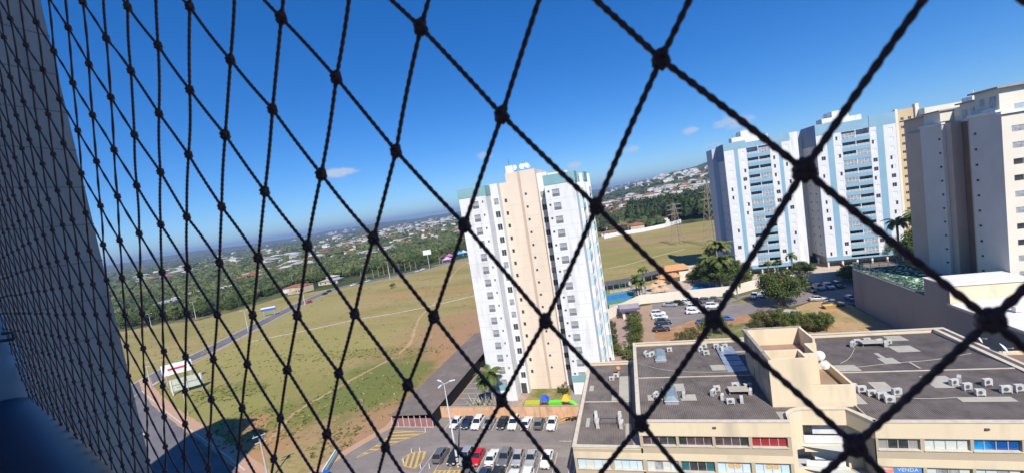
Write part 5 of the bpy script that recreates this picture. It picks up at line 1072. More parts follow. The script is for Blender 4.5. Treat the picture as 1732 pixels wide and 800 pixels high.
# pavilion with orange roofs
t = thing('pavilion', 'poolside pavilion with two orange pitched roofs', 'pavilion', (13.4, 183, 0), .18); b = MB()
for (x0, x1, y0, y1, z, r) in ((-1, 9, 2, 9, 5.0, 1.9), (-4.6, 3.5, -3.5, 1.8, 3.4, 1.3)): b.add([(x0-.6, y0-.6, z), (x1+.6, y0-.6, z), (x1+.6, y1+.6, z), (x0-.6, y1+.6, z), (x0+1, (y0+y1)/2, z+r), (x1-1, (y0+y1)/2, z+r)], [(0, 1, 5, 4), (1, 2, 5), (2, 3, 4, 5), (3, 0, 4), (3, 2, 1, 0)])
b.obj('roof', mat('orange clay tiles', (.56, .29, .13), (.48, .24, .11), 1.5, .85, bump=.3), t)
MB().box(-1, 9, 4, 9, 0, 5).box(-4.4, 3.3, 0, 1.8, 0, 3.4).box(5, 8.9, 2.2, 4, 0, 5).obj('wall', m_cream2, t); b = MB()
for x, y, z in ((-1, 2.2, 5), (2, 2.2, 5), (4.8, 2.2, 5), (-4.4, -3.3, 3.4), (-.5, -3.3, 3.4), (3.3, -3.3, 3.4)): b.tube([(x, y, 0), (x, y, z)], .15, 6)
b.obj('pillar', m_cream, t)
m_thatch = mat('straw thatch', (.58, .40, .24), (.46, .31, .18), 3, .95, bump=.6)
for i, (u, v) in enumerate([(1106, 492), (1119, 489), (1112, 499), (1125, 497), (1117, 484)]):
    g = gp(u, v); t = thing('straw_parasol', 'straw beach parasol by the pavilion, ' + ['front left of five', 'middle of five', 'nearest of five', 'front right of five', 'farthest of five'][i], 'parasol', g, 0, 'straw parasols by the pavilion'); b = MB(); n = 12
    b.add([(2.3*math.cos(2*PI*j/n), 2.3*math.sin(2*PI*j/n), 2.2) for j in range(n)]+[(0, 0, 3.5)], [(j, (j+1) % n, n) for j in range(n)]+[tuple(reversed(range(n)))]); b.obj('canopy', m_thatch, t); MB().tube([(0, 0, 0), (0, 0, 3.4)], .08, 6).obj('pole', m_bark, t)
def byleft(lst): # labels by order from the left
    return lst
m_pool = mat('pool water', (.03, .25, .46), (.05, .32, .54), .8, .06, spec=.6)
o = sheet('swimming_pool_water', spx([(1168, 489), (1180, 480), (1205, 480), (1235, 484), (1228, 492), (1196, 493)]), m_pool, .08); 
o = sheet('swimming_pool_water', spx([(1150, 470), (1172, 466), (1170, 470), (1155, 474)]), m_pool, .08)
# guard house
t = thing('guard_house', 'small cream guard house with a purple edged flat roof beside the drive', 'guard house', (-3.6, 139.5, 0), .1); MB().box(-2.6, 2.2, -1.6, 2.4, 0, 3.2).obj('wall', m_cream2, t); MB().box(-3.6, 3.2, -2.8, 3.0, 3.2, 3.9).obj('roof', mat('purple fascia', (.17, .10, .26), rough=.6), t); MB().box(-3.4, 3.0, -2.6, 2.8, 3.9, 3.95).obj('roof_slab', m_roofc, t); MB().box(-1.8, -.4, -1.66, -1.6, 1, 2.3).box(.4, 1.6, -1.66, -1.6, 1, 2.3).obj('window', m_glass, t)
# lamps
def lamp(u, v, h, arms, label, group=None, z0=0, m=None, gx=None):
    g = gp(u, v) if gx is None else Vector(gx); t = thing('street_lamp', label, 'lamp post', g, 0, group); m = m or m_wmet
    MB().tube([(0, 0, 0), (0, 0, h*.5), (0, 0, h)], [h*.011+.03, h*.009+.02, .05], 8).obj('pole', m, t)
    for a in range(arms):
        th = 2*PI*a/arms+.5; d = (math.cos(th), math.sin(th)); MB().tube([(0, 0, h), (d[0]*.9, d[1]*.9, h+.25)], .04, 5).obj('arm', m, t); MB().cbox((d[0]*1.45, d[1]*1.45, h+.3), 1.0, .3, .12, th).obj('lamp_head', m_wmet, t)
    return t
t = lamp(0, 0, 15.2, 3, 'tall white three armed lamp post standing in the car park', gx=(-34.0, 61.0, 0))
b = MB()
for i in range(4): b.tube([(0, 0, .3+i*.5), (0, 0, .55+i*.5)], .24, 10, i % 2)
b.obj('striped_base', [m_yel, m_trim], t)
for (u, v, h, wh) in [(420, 560, 11, 'beside the road bend, leaning beyond the billboard'), (497, 488, 12, 'near the blue road sign'), (516, 515, 12, 'beside the red car on the road'), (660, 472, 14, 'at the tree line among the palms'), (332, 540, 12, 'by the white sheds'), (258, 560, 11, 'at the far left field edge'), (800, 470, 10, 'close to the left wall of the white tower')]:
    lamp(u, v, h, 2, 'thin pale lamp post '+wh, 'lamp posts around the field')
# power pole lower left with cross arm
g = gp(455, 815); t = thing('utility_pole', 'concrete utility pole with equipment at the tip of the big shadow', 'utility pole', (g.x, g.y, 0)); hp = 9.5
MB().tube([(0, 0, 0), (0, 0, hp)], [.2, .12], 8).obj('pole', m_conc, t); MB().cbox((0, 0, hp-.4), 2.2, .12, .14, .8).cbox((0, 0, hp-1.6), 1.8, .12, .14, .8).obj('cross_arm', m_conc, t); MB().cbox((.2, .1, hp-1.1), .5, .5, .8).tube([(-.6, -.6, hp-.3), (-.6, -.6, hp)], .06, 6).tube([(.6, .6, hp-.3), (.6, .6, hp)], .06, 6).obj('transformer', m_steel, t)
g = gp(318, 700); t = thing('utility_pole', 'dark timber pole with cross arms at the pavement edge', 'utility pole', g); MB().tube([(0, 0, 0), (0, 0, 8.5)], [.18, .12], 8).obj('pole', m_conc, t); MB().cbox((0, 0, 8.1), 2.2, .12, .12, .6).cbox((0, 0, 7.2), 2.0, .12, .12, .6).obj('cross_arm', m_bark, t)
g = gp(256, 655); t = thing('utility_pole', 'pale pole with a cross arm at the road bend', 'utility pole', g); MB().tube([(0, 0, 0), (0, 0, 8)], [.2, .14], 8).obj('pole', m_conc, t); MB().cbox((0, 0, 7.6), 2.4, .14, .14, .4).obj('cross_arm', m_conc, t)
# billboards
t = thing('billboard', 'white billboard with a red stripe, rear one of the pair at the road bend', 'billboard', gp(305, 647), .75); MB().box(-4.3, 4.3, -.12, .12, 3.6, 7.4).obj('panel', mat('white billboard sheet', (.74, .74, .74), rough=.5), t); MB().box(-2.6, 2.6, -.15, -.13, 5.2, 5.9).obj('red_stripe', mat('red print', (.6, .05, .06), rough=.5), t); MB().box(-3.6, -3.3, 0, .2, 0, 3.6).box(3.3, 3.6, 0, .2, 0, 3.6).obj('post', m_steel, t)
t = thing('billboard', 'pale green slatted billboard seen from behind, front one of the pair', 'billboard', gp(319, 661), .75); MB().box(-4.3, 4.3, -.1, .1, 1.2, 2.9).box(-4.3, 4.3, -.1, .1, 3.2, 5.0).obj('panel', mat('pale grey green sheet', (.50, .54, .47), (.42, .47, .40), .8, .7), t); b = MB()
for x in (-3.9, 0, 3.9): b.box(x-.15, x+.15, -.35, -.1, 0, 5.0)
b.obj('post', m_wmet, t)
t = thing('road_sign', 'blue and white sign board on two posts beside the road', 'sign', gp(456, 534), .5); MB().box(-4, 4, -.1, .1, 3.4, 5.6).obj('panel', mat('blue sign sheet', (.04, .13, .42), rough=.5), t); MB().box(-4, 4, -.12, -.1, 4.7, 5.6).obj('white_band', m_wmet, t); MB().box(-3, -2.7, -.1, .1, 0, 3.4).box(2.7, 3, -.1, .1, 0, 3.4).obj('post', m_steel, t)
t = thing('billboard', 'small white board on a tall post at the tree line', 'billboard', gp(727, 455), .3); MB().box(-3.4, 3.4, -.15, .15, 12.5, 16.5).obj('panel', m_wmet, t); MB().tube([(0, 0, 0), (0, 0, 12.5)], .35, 8).obj('post', m_steel, t)
# coloured tents of a fair
for i, (u, v, c, lb) in enumerate([(752, 438, (.28, .10, .34), 'purple fair tent, leftmost by the field edge'), (761, 437, (.42, .14, .30), 'magenta fair tent between purple and blue ones'), (770, 434, (.16, .12, .42), 'violet fair tent right of the magenta one'), (778, 433, (.12, .30, .62), 'bright blue fair tent against the white tower'), (785, 431, (.35, .50, .66), 'pale blue fair tent closest to the white tower'), (757, 443, (.55, .30, .50), 'pink small fair stall on the field edge')]):
    t = thing('tent', lb, 'tent', gp(u, v), .3, 'fair tents at the field edge'); b = MB(); b.add([(-4, -4, 2.6), (4, -4, 2.6), (4, 4, 2.6), (-4, 4, 2.6), (0, 0, 5.2)], [(0, 1, 4), (1, 2, 4), (2, 3, 4), (3, 0, 4), (3, 2, 1, 0)]); b.obj('canopy', mat('tent cloth %d' % i, c, rough=.7), t); MB().box(-4, -3.8, -4, -3.8, 0, 3).box(3.8, 4, -4, -3.8, 0, 3).box(3.8, 4, 3.8, 4, 0, 3).box(-4, -3.8, 3.8, 4, 0, 3).box(-3.5, 3.5, -.1, 3.5, 0, 2.4).obj('frame', m_wmet, t)
for i, (u, v) in enumerate([(632, 470), (641, 467), (650, 465), (658, 463), (667, 462), (676, 460), (686, 458), (695, 457), (612, 474), (704, 455), (620, 473), (744, 447)]): palm(pk2, gp(u, v), ORD[i % 10]+' tall palm along the tree line by the road' if i < 10 else ['pale palm beside the road west of the palm row', 'palm by the fair tents'][i-10], 1.15, 'palms along the tree line')
# far wall and gate along the right field edge
b = MB(); P_ = spx([(1022, 404), (1045, 399), (1086, 393), (1124, 385), (1152, 377)]); 
for i in range(len(P_)-1):
    a, c = P_[i], P_[i+1]; d = c-a; m_ = (a+c)/2; b.cbox((m_.x, m_.y, 1.6), math.hypot(d.x, d.y), .5, 3.6, math.atan2(d.y, d.x))
tag(b.obj('boundary_wall', m_white), 'long white wall at the far side of the dry field below the pines', 'wall')
# pylons
def pylon(x, y, h, label, w=3.4):
    t = thing('power_pylon', label, 'pylon', (x, y, 0), .5); b = MB(); m = mat('rusty lattice steel', (.40, .33, .26), (.30, .24, .19), .8, .7)
    def hw(z): return w*(1-z/h*.86)
    zs = [h*(1-(1-i/11)**1.25) for i in range(12)]
    for sx in (-1, 1):
        for sy in (-1, 1): b.tube([(sx*hw(z), sy*hw(z), z) for z in zs], .13, 4)
    for i in range(11):
        a, c = hw(zs[i]), hw(zs[i+1])
        for s in (-1, 1):
            b.tube([(-a, s*a, zs[i]), (c, s*c, zs[i+1])], .07, 4, cap=False).tube([(a, s*a, zs[i]), (-c, s*c, zs[i+1])], .07, 4, cap=False).tube([(s*a, -a, zs[i]), (s*c, c, zs[i+1])], .07, 4, cap=False).tube([(s*a, a, zs[i]), (s*c, -c, zs[i+1])], .07, 4, cap=False)
    b.obj('lattice', m, t)
    for z in (h*.74, h*.86, h*.97):
        MB().tube([(-5.5, 0, z), (0, 0, z+.9), (5.5, 0, z)], .1, 4).tube([(-5.5, 0, z), (5.5, 0, z)], .1, 4).obj('cross_arm', m, t)
pylon(29.5, 292, 27.5, 'lower rusty lattice pylon in the dry field, left one'); pylon(47.5, 272, 38.5, 'taller pale lattice pylon right beside the left blue tower', 4.2)
# skip, container, crates
t = thing('waste_skip', 'yellow open waste skip on the dirt lot', 'skip', gp(1402, 521), .2); t.scale = (.8, .8, .8); b = MB(); b.norec = True; b.add([(-1.4, -.9, .1), (1.4, -.9, .1), (1.4, .9, .1), (-1.4, .9, .1), (-2.1, -1.1, 1.4), (2.1, -1.1, 1.4), (2.1, 1.1, 1.4), (-2.1, 1.1, 1.4)], [(0, 3, 2, 1), (0, 1, 5, 4), (1, 2, 6, 5), (2, 3, 7, 6), (3, 0, 4, 7)]); b.obj('bin', mat('yellow skip paint', (.50, .33, .05), (.36, .24, .06), 2, .6), t); MB().box(-1.8, 1.8, -.95, .95, 1.0, 1.15).obj('rubble', m_conc, t)
t = thing('container', 'whitewashed container half hidden in the bushes', 'container', gp(1337, 546), -.5); MB().box(-1.6, 1.6, -3.4, 3.4, 0, 2.7).obj('body', mat('stained white sheet', (.62, .60, .56), (.35, .34, .33), 1.0, .7, contrast=(.48, .58)), t); MB().box(-1.7, 1.7, -3.5, 3.5, 2.7, 2.85).obj('roof', mat('rust stained roof', (.50, .44, .38), (.38, .33, .28), .8, .8), t)
# playground
t = thing('playground', 'bright plastic playground with blue, yellow and green towers and a slide', 'playground', (-20.6, 80.0, 0), 0)
def pm(n, c): return mat(n+' play plastic', c, rough=.45)
def tower(x, c, nm):
    MB().add([(x-.9, -.9, 2.3), (x+.9, -.9, 2.3), (x+.9, .9, 2.3), (x-.9, .9, 2.3), (x-.35, -.35, 3.2), (x+.35, -.35, 3.2), (x+.35, .35, 3.2), (x-.35, .35, 3.2)], [(0,1,5,4),(1,2,6,5),(2,3,7,6),(3,0,4,7),(4,5,6,7),(3,2,1,0)]).obj('tower_roof', pm(nm, c), t)
    b = MB()
    for sx in (-.7, .7):
        for sy in (-.7, .7): b.tube([(x+sx, sy, 0), (x+sx, sy, 2.4)], .08, 6)
    b.box(x-.7, x+.7, -.7, .7, 1.0, 1.12); b.obj('tower_frame', pm('brown', (.22, .13, .08)), t)
tower(-1.2, (.02, .09, .55), 'blue'); tower(3.4, (.75, .42, .02), 'yellow')
MB().box(-.3, 2.5, -.55, .55, 1.0, 1.9).obj('bridge', pm('green', (.12, .60, .04)), t)
MB().box(-5.6, -2.2, -.9, .9, 1.6, 1.72).box(-5.6, -2.2, -.9, -.8, .5, 1.6).obj('climbing_frame', pm('olive', (.40, .42, .03)), t); b = MB()
for x in (-5.5, -3.9, -2.3):
    for y in (-.8, .8): b.tube([(x, y, 0), (x, y, 1.7)], .05, 6)
b.obj('leg', m_dfr, t)
b = MB(); b.tube([(4.1, 0, 1.8), (5.0, -.2, 1.5), (5.9, -.7, .8), (6.4, -1.3, .3)], .45, 10).obj('slide', pm('green', (.12, .60, .04)), t); MB().box(5.9, 7.0, -2.2, -1.2, .05, .4).obj('slide_end', pm('coral', (.70, .15, .03)), t)
MB().box(-1.7, -.8, -1.6, -.75, 0, 1.0).obj('cyan_step', pm('cyan', (.05, .50, .50)), t); MB().box(-4.2, -3.3, -.3, .4, 0, .6).obj('blue_seat', pm('blue', (.02, .09, .55)), t)
# motorcycles on the hatching
def moto(x, y, rz, lab):
    t = thing('motorcycle', lab, 'motorcycle', (x, y, .06), rz+1.2, 'motorcycles on the yellow hatching'); t.scale = (.85, .85, .8)
    for yy in (-.65, .65): MB().tube([(-.06, yy, .3), (.06, yy, .3)], .3, 12).obj('wheel', m_tyre, t)
    MB().tube([(0, -.65, .3), (0, -.45, .95), (0, -.1, .85), (0, .65, .3)], .06, 6).cbox((0, -.1, .82), .28, .5, .25).cbox((0, 0, .45), .3, .45, .35).obj('body', PAINT['black'], t); MB().cbox((0, .4, .85), .24, .7, .1).obj('seat', m_trim, t); MB().tube([(-.35, -.4, 1.05), (.35, -.4, 1.05)], .03, 5).obj('handlebar', m_dfr, t)
moto(-16.2, 75.6, .4, 'black motorcycle on the yellow hatching, left of the pair'); moto(-15.0, 75.9, .3, 'black motorcycle on the yellow hatching, right of the pair')
# bollards
for i, (u, v) in enumerate([(697, 766), (711, 764), (683, 782), (712, 792), (720, 730), (727, 792)]):
    t = thing('bollard', 'short white post at the yellow hatching, '+['first', 'second', 'third', 'fourth', 'fifth', 'sixth'][i]+' by the lane', 'bollard', gp(u, v), 0, 'white posts by the lane'); MB().tube([(0, 0, 0), (0, 0, .9)], .09, 8).obj('post', m_wmet, t); MB().tube([(0, 0, .9), (0, 0, 1.02)], .1, 8).obj('cap', m_yel, t)
# ================================================================== NEAR TREES AND PLANTS
kA = tree_kit(21, 9.5, 6.2, m_leafA, 60, 190, .36, .3, .62); kB = tree_kit(22, 7, 3.6, m_leafB, 30, 110, .3, .18, .8); kC = tree_kit(23, 6.5, 3.8, m_leafC, 30, 110, .3, .16, .7); kS = tree_kit(24, 4.5, 2.2, m_leafA, 22, 90, .24, .1, .9)
place_tree(kA, Vector((42.6, 141, 0)), 'large round dark green tree beside the back car park', 1.22)
g = Vector((41.2, 141.5, 0)); place_tree(kC, g, 'reddish topped tree rising behind the big round tree', (1.3, 1.3, 1.72))
for i, (x, y, k, s) in enumerate([(31.5, 121, kC, .8), (34.5, 119, kB, .75), (37.2, 118.5, kA, .48), (38.5, 120.5, kC, .72), (41.8, 117.5, kA, .45), (44.2, 117.0, kB, .62), (28.6, 118, kC, .6), (33.2, 122.8, kC, .7), (39.8, 117, kC, .62), (44.0, 119.0, kA, .42)]):
    place_tree(k, Vector((x, y, 0)), nth(sorted([31.5,34.5,37.2,38.5,41.8,44.2,28.6,33.2,39.8,44.0]).index(x), 10)+' bushy tree in the thicket behind the shopping roof', s*1.12, group='thicket behind the shopping roof', cat='tree')
for i, (u, v, s) in enumerate([(1195, 572, .8), (1172, 578, .7), (1222, 566, .8), (1155, 582, .6)]): place_tree(kC if i % 2 else kB, gp(u, v), ['third from left', 'second from left', 'rightmost', 'leftmost'][i]+' low shrub at the back edge of the shopping roof', s, group='shrubs at the back edge of the shopping roof', cat='shrub', name='shrub')
for i, (x, y, s) in enumerate([(-2.6, 133, .95), (-2.4, 129.5, .9), (-2.5, 126, .95), (-2.5, 122.5, .9), (-2.5, 119, .95), (-2.6, 115.5, .9), (-2.8, 112, .95), (-3.2, 108.6, .9)]): place_tree(kB if i % 3 else kS, Vector((x, y, 0)), ['farthest', 'second farthest', 'third farthest', 'fourth farthest', 'fourth nearest', 'third nearest', 'second nearest', 'nearest'][i]+' clipped tree in the row beside the pink paving', s*.82, group='row of trees beside the pink paving')
for i, (x, y, s) in enumerate([(-8.3, 113, .7), (-6.8, 107, .8), (-5.0, 104.5, .75), (-8.0, 108.5, .7), (-8.6, 118, .6), (-3.2, 103, .8), (-8.8, 124, .6), (-9.2, 130, .6)]): place_tree(kS, Vector((x, y, 0)), ['fifth nearest', 'third nearest', 'second nearest', 'fourth nearest', 'sixth nearest', 'nearest', 'second farthest', 'farthest'][i]+' garden shrub between the white tower and the pink paving', s, group='garden shrubs beside the white tower', cat='shrub', name='shrub')
bk = bushclump(31, m_leafC, 1.2, 1.1); t = thing('round_shrub', 'round brown green shrub against the peach wall by the playground', 'shrub', (-18.9, 86.8, 0)); inst('foliage', bk, t, (0, 0, .2), scale=(1.05, 1.05, 1.6)); MB().tube([(0, 0, 0), (0, 0, 1)], .08, 6).obj('stem', m_bark, t)
g = gp(840, 688); palm(pk, Vector((-33.4, 80.0, 0)), 'palm with grey green fronds before the left foot of the white tower', 1.15, lm=m_leafA); palm(pk4, Vector((-35.4, 80.8, 0)), 'short palm left of the taller one before the white tower', 1.15)
t = thing('agave', 'pale dry fronds and agave clump under the palms by the white tower', 'plant', (-35.6, 80.3, 0)); b = MB(); b.norec = True
for k in range(130): 
    a = U(0, 6.3); L = U(1.6, 3.6); c = Vector((U(-3.2, 3.0), U(-1.0, 1.0), U(.2, 1.2))); d = Vector((math.cos(a), math.sin(a), U(.3, 1.4))).normalized(); s = d.cross(Vector((0, 0, 1))).normalized()*.13; b.quad(c-s, c+s, c+d*L+s*.1, c+d*L-s*.1)
b.obj('leaves', mat('dry grey fronds', (.42, .38, .31), (.25, .24, .17), 1.2, .9), t)
for i, (u, v, kk, s) in enumerate([(1083, 505, pk2, .95), (1092, 497, pk2, 1.1), (1088, 508, pk4, 1.2), (1078, 500, pk4, 1.3)]): palm(kk, gp(u, v), ['second from left', 'rightmost', 'third from left', 'leftmost'][i]+' green palm in the clump by the blue court', s, 'palm clump by the blue court')
for i, (u, v, kk, s) in enumerate([(1208, 478, pk2, 1.5), (1218, 480, pk2, 1.75), (1230, 476, pk2, 1.6), (1202, 485, pk4, 2.0), (1236, 486, pk2, 1.25), (1222, 490, pk4, 2.1)]): palm(kk, gp(u, v), ['second from left', 'third from left', 'fifth from left', 'leftmost', 'rightmost', 'fourth from left'][i]+' palm in the big clump left of the blue tower', s, 'big palm clump left of the blue tower', m_leafB)
for i, (u, v, s, lb) in enumerate([(1302, 478, .82, 'thin palm in front of the left blue tower, leftmost'), (1318, 477, .85, 'thin palm in front of the left blue tower, middle'), (1342, 470, .95, 'thin palm in front of the left blue tower, rightmost')]): palm(pk2, gp(u, v), lb, s)
palm(pk4, gp(1248, 505), 'small palm on the lawn strip by the cream wall', 1.05)
palm(pk3, Vector((78.5, 152, 0)), 'tall slender palm before the right blue tower, left of two', 1.28); palm(pk3, Vector((86.2, 158, 0)), 'tall slender palm before the right blue tower, right of two', 1.32)
for i, (u, v, s) in enumerate([(1214, 488, 1.1), (1246, 480, 1.0), (1258, 482, .55), (1262, 478, .5), (1172, 478, .5), (1186, 474, .6), (1196, 474, .95)]): place_tree(kA, gp(u, v), ['fourth from left', 'third from right', 'second from right', 'rightmost', 'leftmost', 'second from left', 'third from left'][i]+' dark tree in the garden below the left blue tower', s, group='dark trees in the pool garden')
for i, (u, v, s) in enumerate([(1352, 462, .5), (1362, 464, .55), (1437, 478, .6), (1443, 470, .6), (1370, 462, .4)]): place_tree(kA, gp(u, v), ['leftmost', 'second from left', 'second from right', 'rightmost', 'middle'][i]+' dark tree at the foot of the two blue towers', s, group='dark trees at the foot of the blue towers')
for i, (x, y, s) in enumerate([(90, 150, 1.0), (96, 160, 1.1), (101, 175, 1.2), (97, 188, 1.1), (104, 186, 1.3), (86, 146, .8), (108, 192, 1.3), (81, 142, .7), (102, 168, 1.1)]): place_tree(kA, Vector((x, y, 0)), nth(sorted([90,96,101,97,104,86,108,81,102]).index(x), 9)+' dark tree in the grove between the blue and grey towers', s, group='grove between the blue and grey towers')
sheet('lawn', [Vector((78, 148, 0)), Vector((100, 150, 0)), Vector((106, 195, 0)), Vector((99.5, 195, 0))], m_lawn, .05)
place_tree(kits_far[1], gp(665, 487), 'lone dark shrub in the middle of the dry field', .45, cat='shrub', name='shrub')
# weeds on the field
b = MB(); b.norec = True; R = random.Random(77)
zones = [(-126, 92, 14, 7, 240), (-92, 73, 14, 12, 300), (-100, 118, 40, 5, 260), (-66, 68, 5, 6, 90), (-74, 88, 16, 12, 160), (-140, 120, 40, 20, 160), (-57, 100, 2, 25, 30)]
for cx_, cy_, rx, ry, n in zones:
    for i in range(n):
        a, r = R.uniform(0, 6.3), math.sqrt(R.random()); x, y = cx_+math.cos(a)*r*rx, cy_+math.sin(a)*r*ry
        if y < 66 and x > -62: continue
        s = R.uniform(.2, .55)
        for k in range(7):
            p = Vector((x+R.gauss(0, s*.4), y+R.gauss(0, s*.4), R.uniform(.05, .35)*s)); n_ = Vector((R.gauss(0, .6), R.gauss(0, .6), 1)).normalized(); u = n_.orthogonal()*s*.35; w = n_.cross(u); b.quad(p-u, p+w, p+u, p-w)
tag(b.obj('weeds', leafmat('field weeds', (.09, .11, .028), (.16, .165, .045), (.25, .23, .075), .3)), 'low green weeds scattered over the field', 'weeds', kind='stuff')

b = MB(); b.norec = True; R = random.Random(78)
for i in range(2400):
    u, v = R.uniform(200, 800), R.uniform(470, 760); g = gp(u, v)
    if not inpoly(u, v, [(205, 566), (340, 548), (470, 508), (560, 498), (800, 440), (812, 560), (664, 700), (545, 790), (450, 740), (330, 690), (262, 650)]): continue
    s = R.uniform(.15, .45)*(1+g.length/260)
    for k in range(4):
        p = Vector((g.x+R.gauss(0, s*.6), g.y+R.gauss(0, s*.6), R.uniform(.05, .4)*s)); n_ = Vector((R.gauss(0, .7), R.gauss(0, .7), 1)).normalized(); uu = n_.orthogonal()*s*.4; w = n_.cross(uu)*.6; b.quad(p-uu, p+w, p+uu, p-w)
tag(b.obj('grass_tufts', leafmat('dry tufts', (.22, .185, .07), (.32, .25, .105), (.40, .31, .15), .12)), 'dry straw coloured grass tufts across the field', 'grass', kind='stuff')
# ================================================================== THE VIEWPOINT: own building, rail and safety net
m_own = mat('own building render', (.50, .465, .44), (.43, .405, .385), .9, .85, coord='World', dirt=(.36, .34, .33), dscale=2.0, bump=.15)
T = thing('own_building', 'grey rendered building of the viewpoint with a long shaded side wall', 'building')
b = MB(); b.box(-12.4, -12.0, -1.2, 6.55, 0, 60).box(-12.0, 16, -9, -1.2, 0, 60).box(-20, -12.4, -9, 6.5, 0, 60); b.obj('wall', m_own, T)
b = MB(); z = 44-9*.86+.18
while z < 58: b.box(-12.0, -11.994, -1.1, 6.56, z-.012, z+.012); z += .86
b.obj('panel_joint', mat('dark joint', (.26, .28, .29), rough=.9), T)
MB().box(-11.99, 4, -1.2, -.05, 42.62, 42.85).box(-11.99, 4, -1.2, .12, 45.5, 45.7).box(3.0, 3.2, -1.2, .1, 42.85, 45.5).obj('balcony_slab', m_own, T)
# balcony rail: a rounded dark blue painted ledge below and left of the camera
e = Vector((-.9564, .2917, 0)); nrm = Vector((.2917, .9564, 0))
m_navy = mat('dark blue rail paint', (.012, .036, .085), (.017, .046, .105), 6, .45, spec=.4, coord='World')
m_jamb = mat('pale blue jamb paint', (.12, .24, .34), (.10, .20, .29), 5, .5, coord='World')
RP = Vector((0, 0, 44))
k1, k2 = ray(190, 800), ray(60, 672)
# horizontal ledge edge through both sight lines
A = k1.normalized()*0.95; zz = A.z; Bp = k2*(zz/k2.z); dirr = (Bp-A).normalized(); up = Vector((0, 0, 1)); side = dirr.cross(up).normalized()
if side.y > 0: side = -side
R1 = .085
t = thing('balcony_rail', 'smooth dark blue rounded balcony rail at the lower left corner', 'rail'); P0 = RP+A-dirr*1.2+side*R1*.8-up*R1*.6; P1 = RP+A+dirr*2.3+side*R1*.8-up*R1*.6
o = MB().tube([P0.lerp(P1, i/12) for i in range(13)], R1, 32).obj('tube', m_navy, t, smooth=True)
b = MB(); 
for q in (.15, .5, .85): p = P0.lerp(P1, q); b.tube([p-up*.05, p-up*1.05], .02, 8)
b.obj('baluster', m_navy, t)
# jamb where the net ends
j0 = ray(0, 640); J = RP+ray(2, 600)*(1.62/ray(2, 600).length)
t = thing('window_jamb', 'pale blue jamb with a small net hook at the left edge', 'jamb'); b = MB(); jc = J+side*.10+dirr*.12
b.tube([Vector((jc.x, jc.y, zz_)) for zz_ in (42.86, 43.3, 43.7, 43.95, 44.03)], [.16, .155, .15, .12, .03], 28); b.obj('post', m_jamb, t, smooth=True)
H0 = RP+ray(-4, 577)*(1.40/ray(-4, 577).length); H1 = RP+ray(24, 573)*(1.40/ray(24, 573).length)
MB().tube([H0, H0.lerp(H1, .5), H1], .0035, 8).tube([H1, H1+up*.015, H1+up*.015-(H1-H0).normalized()*.015], .0035, 8).obj('hook', m_dfr, t)
# ---- net
m_cord = mat('dark polyethylene cord', (.13, .080, .088), (.20, .125, .135), 400, .55, spec=.35, coord='World', bump=.0)
a_ = Vector((-0.02694291, 0.00994875, -0.04046055)); b_ = Vector((0.03056672, -0.00765587, -0.03931535)); n_ = Vector((-.29172445, -.95563533, -.04071796)).normalized()
NETK = {(0, 2): (1118, 101), (0, 3): (1360, 288), (0, 4): (1675, 541), (1, 0): (712, 47), (1, 1): (849, 195), (1, 2): (1009, 349), (1, 3): (1207, 540), (1, 4): (1446, 752), (2, -2): (476, 31), (2, -1): (569, 132), (2, 0): (670, 256), (2, 1): (786, 380), (2, 2): (923, 542), (2, 3): (1085, 715), (3, -4): (321, 12), (3, -3): (390, 102), (3, -2): (461, 185), (3, -1): (543.5, 295), (3, 0): (632, 402), (3, 1): (734, 535), (3, 2): (849, 676), (4, -6): (216, 12), (4, -5): (267.5, 77.5), (4, -4): (321, 152.5), (4, -3): (381, 228.5), (4, -2): (448, 324), (4, -1): (520, 415), (4, 0): (600, 530), (4, 1): (690, 650), (4, 2): (790, 780), (5, -8): (140, 4), (5, -7): (180, 66), (5, -6): (221.5, 120), (5, -5): (269, 192.5), (5, -4): (319, 262), (5, -3): (375, 350), (5, -2): (437, 436), (5, -1): (503, 533), (5, 0): (573, 630), (5, 1): (652, 755), (6, -9): (115.5, 47.5), (6, -8): (150.5, 109), (6, -7): (187.5, 165), (6, -6): (227.5, 228.5), (6, -5): (271.5, 291), (6, -4): (316, 367), (6, -3): (371.5, 444), (6, -2): (427.5, 532.5), (6, 0): (553, 733)}
HC = [[-0.08191586, 0.16091121, -0.09837723], [0.20471425, 0.17432333, -0.60868644], [0.0985722, -0.06221307, 0.70805128]]
# plane of the net: n.P = -0.13368 ; knots sit where the cords really hang (slack lattice), surveyed where visible
def lat(u, v):
    q = [HC[i][0]*u+HC[i][1]*v+HC[i][2] for i in range(3)]; x, y = q[0]/q[2], q[1]/q[2]; k = _r*x+_d*y+_w; return k*(-0.13368/k.dot(n_))
def knot(u, v):
    P = lat(u, v); num = Vector((0, 0, 0)); den = .35
    for (a, c), (x, y) in NETK.items():
        d2 = (a-u)**2+((c-v)*.8)**2
        if d2 > 9: continue
        w = math.exp(-d2/.5) * (60 if d2 == 0 else 1)
        k = ray(x, y); num += (k*(-0.13368/k.dot(n_))-lat(a, c))*w; den += w
    P = P+num/den
    if (u, v) not in NETK: r = random.Random(u*1000+v); P = P+Vector((r.gauss(0, .0007), 0, r.gauss(0, .0007)))
    return P
knots = {}
for u in range(-4, 40):
    for v in range(-46, 9):
        P = lat(u, v); z = P.dot(_w)
        # visible stretch plus a margin
        if not (-1.62 < P.x < .35 and -.62 < P.z < .75): continue
        if P.z < zz-.02+.0 and False: continue
        knots[(u, v)] = knot(u, v)+RP
